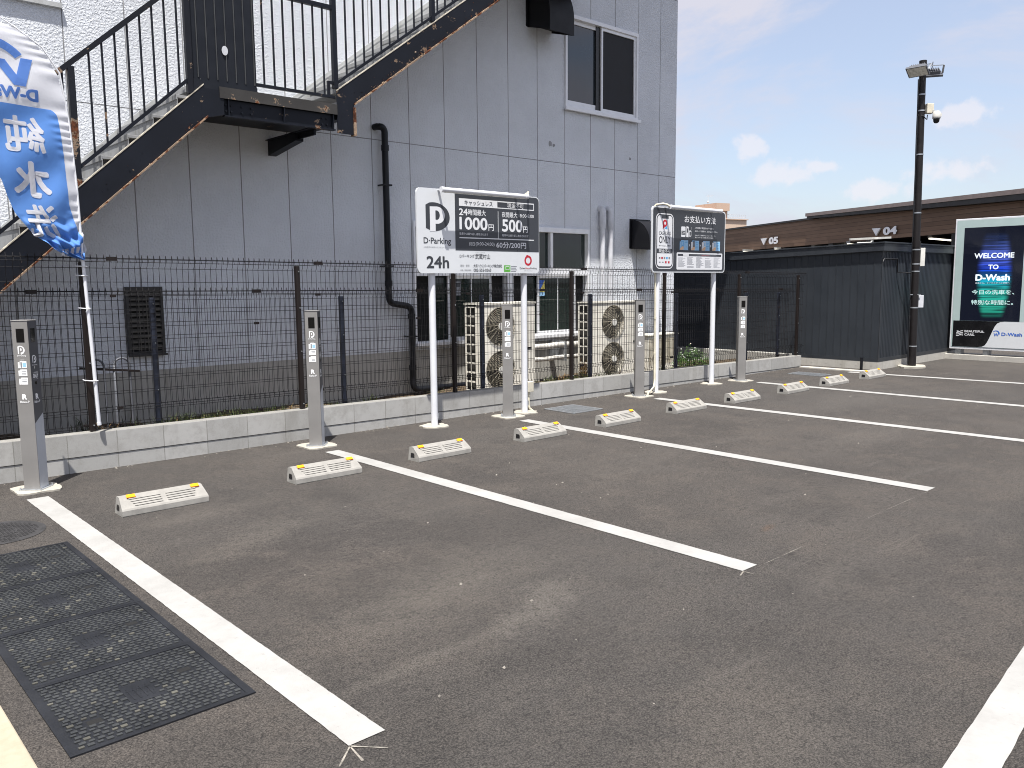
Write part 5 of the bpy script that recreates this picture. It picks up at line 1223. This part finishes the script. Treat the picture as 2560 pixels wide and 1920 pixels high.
for (xa, za), (xb, zb) in (((.975, 3.362), (.905, 3.142)), ((.905, 3.142), (.775, 3.33)), ((.775, 3.33), (.665, 3.142)), ((.665, 3.142), (.575, 3.362))):
    n_ = 8; v = []
    for k in range(n_ + 1):
        x, z = xa + (xb - xa) * k / n_, za + (zb - za) * k / n_; v += [FW(x - .042, z, .0045 + .0003 * (za > zb)), FW(x + .042, z, .0045 + .0003 * (za > zb))]
    m.add(v, [(2 * k, 2 * k + 2, 2 * k + 3, 2 * k + 1) for k in range(n_)])
m.obj('emblem', 'flagtb', fc)
m = MB(); m.tube([(1.330, FY, .405), (1.316, FY, 1.0), (1.300, FY, 1.5), (1.290, FY, 1.81), (1.285, FY + .004, 2.4), (1.262, FY + .004, 2.9), (1.215, FY + .004, 3.3), (1.10, FY + .004, 3.48), (.92, FY + .004, 3.60), (.64, FY + .004, 3.76), (.3, FY + .004, 3.92)], [.016, .0155, .0145, .013, .009, .008, .007, .006, .005, .005, .004], 12)
m.tube([(1.3305, FY, .395), (1.329, FY, .42)], .0185, 12); m.obj('pole', 'wpost', t)
for z in (.778, 1.394, 1.669, 1.747):
    m = MB(); xc = 1.33 - .03 * (z - .4); m.tube([(xc + .022, FY - .012, z), (xc + .016, FY - .022, z + .002), (xc - .02, FY - .020, z + .002), (1.335 - .08, .448, z + .005), (1.335 - .078, .50, z + .006)], .005, 6); m.tube([(xc + .022, FY - .012, z), (xc + .02, FY + .03, z), (1.34, .45, z)], .005, 6); m.obj('cable_tie', 'wpost', t)

# ---- lamp pole
PX, PY = 14.56, -1.04
t = thing('lamp_pole', 'tall dark brown lamp pole with floodlights and a dome camera', 'lamp pole', (PX, PY, 0))
LEAN = lambda z: (PX - .05 * z / 5.3, PY + .045 * z / 5.3, z)
m = MB(); m.tube([LEAN(-.05), LEAN(2.2)], .068, 20); m.tube([LEAN(2.2), LEAN(5.28)], [.060, .056], 20); m.tube([LEAN(2.14), LEAN(2.24)], .073, 20); m.tube([LEAN(5.25), LEAN(5.31)], .062, 20); m.obj('pole', 'polem', t)
m = MB(); m.prism([(PX + (.26 + .03 * math.sin(k * 2.1)) * math.cos(k * .314) * 1.15, PY + (.22 + .02 * math.cos(k * 1.3)) * math.sin(k * .314)) for k in range(20)], lambda u, v_, w: (u, v_, w), -.01, .03); m.obj('mortar_pad', 'mortar', t)
rt = Vector((math.cos(YAW), math.sin(YAW), 0)); fw = Vector((-math.sin(YAW), math.cos(YAW), 0))
for z in (.37, 1.06, 1.70, 1.83, 2.08, 2.72, 3.72, 4.46, 4.73):
    m = MB(); c = LEAN(z); m.tube([(c[0], c[1], z), (c[0], c[1], z + .022)], .0715 if z < 2.2 else .063, 20); m.obj('band', 'galv', t)
def floodlight(c, yawv, tilt):
    """a shallow box with a glass front, facing down at an angle"""
    c = Vector(c); ax = Vector((math.cos(yawv), math.sin(yawv), 0)); side = Vector((-ax.y, ax.x, 0))
    out = (ax * math.cos(tilt) + Vector((0, 0, -math.sin(tilt)))).normalized(); up = side.cross(out)
    P = lambda u, v_, w: c + side * u + up * v_ + out * w
    m = MB(); b = [(-.17, -.11), (.17, -.11), (.17, .11), (-.17, .11)]
    m.hexa([P(u, v_, 0) for u, v_ in b] + [P(u, v_, .035) for u, v_ in b]); b2 = [(-.13, -.08), (.13, -.08), (.13, .08), (-.13, .08)]
    m.hexa([P(u, v_, -.055) for u, v_ in b2] + [P(u, v_, -.001) for u, v_ in b2])
    for k in range(7): m.hexa([P(-.11 + k * .035 + d, s_, w) for d, s_, w in ((0, -.075, -.08), (.008, -.075, -.08), (.008, .075, -.08), (0, .075, -.08), (0, -.075, -.0551), (.008, -.075, -.0551), (.008, .075, -.0551), (0, .075, -.0551))])
    f = m.obj('floodlight', 'floodm', t)
    m = MB(); m.quad(*[P(u * .9, v_ * .88, .0362) for u, v_ in b]); m.obj('lens', 'lens', f)
    m = MB()
    for s_ in (-.175, .175): m.bar(P(s_, 0, .01), P(s_, .03, -.14), .03, .008)
    m.bar(P(-.175, .03, -.14), P(.175, .03, -.14), .03, .008); m.obj('bracket', 'galv', f)
top = Vector(LEAN(5.12))
floodlight(top - rt * .14 - fw * .12 + Vector((0, 0, .0)), math.atan2(-fw.y - rt.y, -fw.x - rt.x), R(56)); floodlight(top + rt * .16 + fw * .02 + Vector((0, 0, -.02)), math.atan2(.55, .9), R(62))
m = MB(); m.bar(top + rt * -.16 + fw * -.02, top + rt * .2 + fw * -.02, .04, .04); m.bar(top + rt * .10 + Vector((0, 0, .0)), top + rt * .12 + Vector((0, 0, .13)), .012, .012); m.bar(top + rt * .15, top + rt * .17 + Vector((0, 0, .17)), .012, .012); m.obj('mount', 'floodm', t)
c = Vector(LEAN(4.46)); m = MB(); e = c + rt * .125 - fw * .02
def obox(m, c, a, b, h, z0):   # box aligned with the view's right and forward directions
    p = [c + rt * i * a + fw * j * b + Vector((0, 0, z0)) for i, j in ((-1, -1), (1, -1), (1, 1), (-1, 1))]; m.hexa(p + [q + Vector((0, 0, h)) for q in p])
obox(m, e, .058, .055, .165, -.04); m.obj('control_box', 'ivory', t, bevel=.006)
m = MB(); cc = e + rt * .085 - fw * .10 + Vector((0, 0, -.20)); m.lathe([(.0001, .125), (.045, .12), (.062, .10), (.066, .03), (.066, .0), (.060, -.005)], tuple(cc + Vector((0, 0, .06))), 22); m.bar(cc + Vector((0, 0, .17)), e + Vector((0, 0, .02)), .03, .03)
cm = m.obj('camera', 'plast', t); m = MB(); m.lathe([(.052, 0), (.052, -.02), (.046, -.05), (.03, -.072), (.0001, -.08)], tuple(cc + Vector((0, 0, .055))), 22); m.obj('dome', 'scr', cm)
m = MB(); m.bar(cc + rt * .066 + Vector((0, 0, .12)), cc + rt * .085 + Vector((0, 0, .12)), .02, .05); m.obj('side_cap', 'plast', cm)
m = MB(); c = Vector(LEAN(1.90)); obox(m, c + rt * .10, .040, .05, .32, -.10); bx = m.obj('meter_box', 'plast', t, bevel=.006); m = MB(); obox(m, c + rt * .148, .006, .02, .09, .02); m.obj('latch', 'plast', bx)
m = MB(); c = Vector(LEAN(1.2)); obox(m, c + rt * .105 - fw * .01, .045, .03, .22, -.13); m.obj('leaflet_pocket', 'greypipe', t, bevel=.004)
m = MB(); c = Vector(LEAN(1.30)); m.bar(c - rt * .09 - fw * .03, c + rt * .08 - fw * .07, .012, .012); m.obj('pocket_strap', 'galv', t)
m = MB(); m.tube([Vector(LEAN(z)) - rt * .074 for z in (.05, .9)], .013, 8); m.tube([Vector(LEAN(z)) - rt * .070 for z in (.9, 2.1, 2.2)], .010, 8); m.tube([Vector(LEAN(.86)) - rt * .074, Vector(LEAN(.93)) - rt * .074], .02, 8)
m.tube([Vector(LEAN(z)) - rt * (.068 + .004 * (k % 2)) for k, z in enumerate((2.2, 2.8, 3.4, 4.0, 4.6, 5.0))], .008, 6); m.obj('conduit', 'cable', t)
m = MB(); c4 = Vector(LEAN(4.40)); m.tube([c4 - rt * .065, c4 - fw * .07 + Vector((0, 0, -.02)), c4 + rt * .06 - fw * .05 + Vector((0, 0, -.07)), c4 + rt * .09 - fw * .03 + Vector((0, 0, -.08)), c4 + rt * .10 - fw * .02 + Vector((0, 0, .0))], .008, 6); m.obj('cable', 'cable', t)

# ---- dark shed
SX, SY = 13.70, -.80
t = thing('shed', 'dark slate metal clad shed at the end of the block wall', 'shed', (15.5, 2.5, 0))
m = MB(); x1, y1 = 17.25, 8.5
zt_ = lambda y: -.029 * (y - SY)
def fall(mb, a, b, c, d, z0, z1, mi=0): mb.hexa([(a, c, z0 + (zt_(c) if z0 > 1 else 0)), (b, c, z0 + (zt_(c) if z0 > 1 else 0)), (b, d, z0 + (zt_(d) if z0 > 1 else 0)), (a, d, z0 + (zt_(d) if z0 > 1 else 0)), (a, c, z1 + zt_(c)), (b, c, z1 + zt_(c)), (b, d, z1 + zt_(d)), (a, d, z1 + zt_(d))], mi)
fall(m, SX, x1, SY, y1, .155, 2.06)
for k in range(70): y = SY + .13 + k * .138; (m.box(SX - .006, SX - .0005, y - .006, y + .006, .16, 2.05 + zt_(y), 1) if y < y1 else None)
for k in range(60): x = SX + .06 + k * .06; (m.box(x - .012, x + .012, SY - .006, SY - .0005, .16, 2.05, 0) if x < x1 else None)
m.obj('wall', ['shed', 'shedtrim'], t)
m = MB(); fall(m, SX - .06, x1 + .05, SY - .06, y1, 2.0605, 2.19); fall(m, SX - .075, x1 + .06, SY - .075, y1, 2.1905, 2.215); m.obj('roof', 'shedtrim', t, bevel=.004)
m = MB(); m.box(SX - .012, x1, SY - .012, SY - .0065, .155, .205); m.box(SX - .012, SX - .0065, SY - .0065, y1, .155, .205); m.box(SX - .018, x1, SY - .018, SY - .0001, .14, .154); m.box(SX - .018, SX - .0001, SY, y1, .14, .154); m.box(SX - .012, SX + .02, SY - .014, SY - .0121, .205, 2.06); m.obj('base_trim', 'shedtrim', t)
m = MB(); m.box(SX - .016, x1 - .01, SY - .016, y1, -.1, .1395)
for k in range(5): m.tube([(SX - .0155, SY + .10 + .28 * k, .07), (SX - .0175, SY + .10 + .28 * k, .07)], .018, 8)
for k in range(6): m.tube([(SX + .25 + .55 * k, SY - .0155, .07), (SX + .25 + .55 * k, SY - .0175, .07)], .018, 8)
m.obj('foundation', 'conc2', t)
m = MB(); m.box(13.52, 13.66, .80, 7.5, -.1, .20); m.obj('retaining_edge', 'conc', t, bevel=.006)
m = MB(); m.tube([(SX - .004, SY - .02, 1.87), (SX + .02, SY - .03, 1.93), (SX + .55, SY - .03, 1.93), (SX + .57, SY - .03, 1.70), (PX - .06, PY + .06, 1.68)], .012, 8); m.obj('cable', 'cable', t)
t2 = thing('roof_unit', 'flat white device with a cable on the dark shed roof corner', 'roof unit', (14.4, -.25, 2.215))
m = MB(); m.prism(rrect_pts(14.10, 14.72, -.52, .02, .06), lambda u, v_, w: (u, v_, 2.285 + w + .05 * (u - 14.1)), 0, .035); m.obj('panel', 'plast', t2, bevel=.005)
m = MB(); m.box(14.36, 14.46, -.30, -.2, 2.215, 2.29); m.tube([(14.2, -.4, 2.28), (14.0, -.45, 2.225), (13.8, -.3, 2.222)], .012, 6); m.obj('stand', 'plast', t2)
m = MB(); m.tube([(13.52, -.60, -.02), (13.52, -.60, .21)], .024, 12); m.tube([(13.52, -.60, .205), (13.52, -.60, .222)], .028, 12); tag(m.obj('vent_pipe', 'pipe'), 'short black pipe standing before the dark shed foundation', 'pipe')
m = MB(); m.box(13.13, 13.30, -.90, .36, -.02, .022); structure(m.obj('concrete_kerb', 'conc2', bevel=.004))

# ---- display board
DX = 16.70; y0, y1 = -2.95, -.875
t = thing('display_board', 'large outdoor display reading WELCOME on a concrete plinth', 'display', (DX + .15, -1.9, 0))
yl, yr = -.875, -2.36
m = MB(); m.box(DX - .02, DX + .42, yr - .30, yl + .12, -.05, .10); m.obj('plinth', 'conc2', t, bevel=.008)
m = MB(); m.box(DX - .0, DX + .30, yr, yl, .205, 2.72); m.obj('cabinet', 'alu', t, bevel=.006)
m = MB()
for y in (yl - .10, yl - .60, yr + .12): m.box(DX + .05, DX + .22, y - .10, y, .10, .204)
m.obj('foot', 'galv', t)
D = lambda u, v_, w: (DX - .003 - w, u, v_)
m = MB(); rect(m, yl - .03, yr + .03, .245, 2.69, D); m.obj('front_panel', 'lcdframe', t)
m = MB(); rect(m, yl - .17, -2.09, .765, 2.545, D, .003); o = m.obj('screen', 'lcd', t); o.location = (0, 0, 0); 
me = o.data
off = wloc(t)
for v in me.vertices: v.co += off          # keep the picture in room coordinates
o.matrix_parent_inverse = Matrix.Translation(-off)
for s_, a, b, z0, z1, bo, mt in (('WELCOME', -1.245, -1.935, 1.955, 2.055, .028, 'glow'), ('TO', -1.50, -1.68, 1.745, 1.835, .028, 'glow'), ('D-Wash', -1.285, -1.885, 1.530, 1.655, .045, 'glow'),
        ('洗車から、ライフスタイル空間へ', -1.285, -1.885, 1.475, 1.500, 0, 'glow'), ('今日の洗車を、', -1.235, -1.975, 1.270, 1.360, .014, 'glow2'), ('特別な時間に。', -1.235, -1.965, 1.075, 1.165, .014, 'glow2')):
    m = MB(); text(m, s_, a, b, z0, z1, D, .005, bo); m.obj('screen_text', mt, t)
m = MB(); rect(m, yl - .055, yr + .045, .255, .760, D, .003, 0)
pts = [(-1.44, .255)] + [(-1.44 - .06 - .13 * (k / 12) - .03, .255 + .50 * (.5 - .5 * math.cos(math.pi * k / 12))) for k in range(13)]
S_ = []
for k in range(17):
    s = k / 16; S_.append((-1.40 - .36 * (s ** .75 if s < .5 else 1 - (1 - s) ** .75 * 1.0) , .258 + .498 * (3 * s * s - 2 * s ** 3)))
S_ = [(-1.40, .258), (-1.47, .266), (-1.52, .295), (-1.555, .35), (-1.585, .42), (-1.615, .50), (-1.645, .585), (-1.675, .66), (-1.715, .72), (-1.77, .75), (-1.84, .758)]
poly(m, S_ + [(yr + .046, .758), (yr + .046, .258)], D, .0045, 1)
def stroke(mb, pts, w, fn, off, mi):
    v = []
    for k, p in enumerate(pts):
        a = Vector(pts[max(0, k - 1)]); b = Vector(pts[min(len(pts) - 1, k + 1)]); d = (b - a).normalized(); n_ = Vector((-d.y, d.x)) * w / 2
        v += [fn(p[0] - n_.x, p[1] - n_.y, off), fn(p[0] + n_.x, p[1] + n_.y, off)]
    mb.add(v, [(2 * k, 2 * k + 2, 2 * k + 3, 2 * k + 1) for k in range(len(pts) - 1)], mi)
for k in range(3):      # emblem of crossing wavy strokes
    zc_ = .545 - .032 * k
    stroke(m, [(-.995 - .125 * q / 8, zc_ + .018 * math.tanh((q - 4) * .7)) for q in range(9)], .013, D, .0052, 2)
for k in range(4):
    yc_ = -1.020 - .026 * k
    stroke(m, [(yc_ - .020 * (q / 6 - .5), .560 - .095 * q / 6 if k % 2 else .568 - .095 * q / 6) for q in range(7) if (q < 3 if k < 2 else q > 3) or k == 5], .012, D, .0056, 2)
text(m, 'BEAUTIFUL', -1.145, -1.500, .535, .578, D, .005, .03, 2); text(m, 'CARS.', -1.145, -1.330, .470, .515, D, .005, .03, 2)
w_logo(m, -1.650, -1.770, .475, .590, D, .006, 3); text(m, 'D-Wash', -1.800, -2.150, .490, .555, D, .006, .03, 3)
m.obj('lower_graphic', ['black', 'white', 'inkw', 'blue'], t)

# ---- car wash canopy behind
P0, P1 = Vector((36.22, 17.25, 0)), Vector((27.65, 3.15, 0)); tv = (P1 - P0).normalized(); nv = Vector((.855, -.519, 0))
t = thing('car_wash', 'car wash building with wood clad canopy, bay numbers and lit ceiling tubes', 'car wash', tuple(P0))
t.rotation_euler = (0, 0, math.atan2(tv.y, tv.x))          # local x runs along the facade, local y away from the camera is +
CW = lambda u, v_, w: (u, -w, v_)
sgn = 1 if Vector((-tv.y, tv.x, 0)).dot(nv) > 0 else -1
A = -3.0; E_ = 26.0
def run_(mb, u0, u1, v0, v1, b0, b1, t0, t1): mb.hexa([(u0, v0 * sgn, b0), (u1, v0 * sgn, b1), (u1, v1 * sgn, b1), (u0, v1 * sgn, b0), (u0, v0 * sgn, t0), (u1, v0 * sgn, t1), (u1, v1 * sgn, t1), (u0, v1 * sgn, t0)])
m = MB(); run_(m, A, 8.2, 0, .15, 3.0, 3.0, 4.11, 4.05); run_(m, 8.2, E_, 0, .15, 3.0, 3.0, 4.05, 3.57); m.obj('fascia', 'wood', t, local=True)
m = MB(); run_(m, A, 8.3, -.06, .2, 4.105, 4.045, 4.185, 4.12); m.obj('coping', 'roofd', t, local=True)
m = MB(); run_(m, 8.1, E_, -.25, 9, 4.075, 3.575, 4.165, 3.79); rf = m.obj('roof', 'roofd', t, local=True)
m = MB(); run_(m, 8.05, E_, -.29, 9, 4.166, 3.791, 4.295, 3.935); m.obj('roof_edge', 'roofb', rf, local=True)
m = MB(); m.box(A, E_, min(.16 * sgn, 9 * sgn), max(.16 * sgn, 9 * sgn), 3.16, 3.2); m.obj('soffit', 'soffit', t, local=True)
m = MB(); m.box(A, E_, min(8.8 * sgn, 9 * sgn), max(8.8 * sgn, 9 * sgn), 0, 3.15); m.obj('back_wall', 'soffit', t, local=True)
for u in (-2.9, 2.0, 9.5, 16.5, 24):
    m = MB(); m.box(u - .15, u + .15, min(.02 * sgn, 8 * sgn), max(.02 * sgn, 8 * sgn), 0, 3.155); m.obj('bay_partition', 'soffit', t, local=True)
CWF = lambda u, v_, w: (u, -sgn * (.05 + w), v_)
for tri, s_, a, b, z0, z1 in (([(3.83, 3.48), (4.43, 3.48), (4.13, 3.18)], '05', 4.56, 5.43, 3.18, 3.50), ([(12.30, 3.41), (12.80, 3.40), (12.56, 3.13)], '04', 12.92, 13.72, 3.13, 3.42)):
    m = MB(); poly(m, tri, CWF); m.obj('bay_arrow', 'num', t, local=True, solid=.05)
    m = MB(); text(m, s_, a, b, z0, z1, CWF, 0, .055); m.obj('bay_number', 'num', t, local=True)
inv = Matrix.Rotation(-math.atan2(tv.y, tv.x), 3, 'Z')
for a, b in (((33.43, 15.06), (34.42, 15.08)), ((32.30, 12.75), (33.40, 12.97)), ((33.97, 12.99), (35.40, 13.26)), ((32.33, 10.42), (33.90, 10.58)), ((29.9, 8.28), (31.2, 8.42)), ((31.34, 8.51), (33.17, 8.79)), ((28.68, 4.29), (30.91, 4.40)), ((33.2, 17.2), (34.4, 17.3))):
    pa, pb_ = inv @ (Vector((*a, 0)) - P0), inv @ (Vector((*b, 0)) - P0)
    if pa.y * sgn < .2: pa.y, pb_.y = pa.y + .6 * sgn, pb_.y + .6 * sgn
    m = MB(); m.bar((pa.x, pa.y, 2.975), (pb_.x, pb_.y, 2.975), .14, .08); cl = m.obj('ceiling_light', 'tubeoff', t, local=True)
    m = MB(); m.bar((pa.x, pa.y, 2.91), (pb_.x, pb_.y, 2.91), .08, .045); m.obj('tube', 'tube', cl, local=True)

# ---- far beige building
def at(u, v_, dist):
    d = cam_matrix(YAW, PIT, ROL) @ Vector(((u - 1280) / 2082.0, 1.0, -(v_ - 960) / 2082.0)); return Vector((-.7919, -7.252, 1.588)) + d * dist
t = thing('apartment_block', 'distant beige block with a roof railing and an aerial, above the car wash roof', 'building', (95, 58, 0))
c0_ = Vector((94.66, 57.47, 0)); r_ = Vector((math.cos(YAW + .5), math.sin(YAW + .5), 0)); l_ = Vector((-math.sin(YAW + .5), math.cos(YAW + .5), 0))
def slab(m, c, a, b, z0, z1): 
    p = [c, c + r_ * a, c + r_ * a + l_ * b, c + l_ * b]; m.hexa([(q.x, q.y, z0) for q in p] + [(q.x, q.y, z1) for q in p])
m = MB(); slab(m, c0_ + l_ * .3 + r_ * .2, 2.0, 3.0, 9.6, 10.72); slab(m, c0_, 2.3, 4.2, 10.721, 11.72); m.obj('penthouse', 'far', t)
m = MB(); slab(m, c0_ - r_ * 5 + l_ * .2, 10.6, 9, 0, 9.62); m.obj('wall', 'far2', t)
m = MB(); slab(m, c0_ - r_ * 5.1 - l_ * .0, 10.85, 9.3, 9.621, 9.72); m.obj('roof', 'far', t)
m = MB(); q0, q1 = c0_ + r_ * 1.8 + l_ * .35, c0_ + r_ * 5.5 + l_ * .35
for z in (9.95, 10.30): m.bar((q0.x, q0.y, z), (q1.x, q1.y, z), .04, .04)
for k in range(11): q = q0.lerp(q1, k / 10); m.bar((q.x, q.y, 9.72), (q.x, q.y, 10.30), .03, .03)
m.obj('railing', 'rail', t)
m = MB(); q = c0_ + l_ * 1.9 + r_ * .2; m.bar((q.x, q.y, 11.72), (q.x, q.y, 12.95), .05, .05)
for dz, s in ((12.9, .9), (12.7, .6)): m.bar(Vector((q.x, q.y, dz)) - r_ * s * .6, Vector((q.x, q.y, dz)) + r_ * s, .03, .03)
m.lathe([(.0001, .16), (.16, .1), (.18, -.05), (.0001, -.12)], (q.x, q.y, 12.0), 10); m.obj('aerial', 'rail', t)
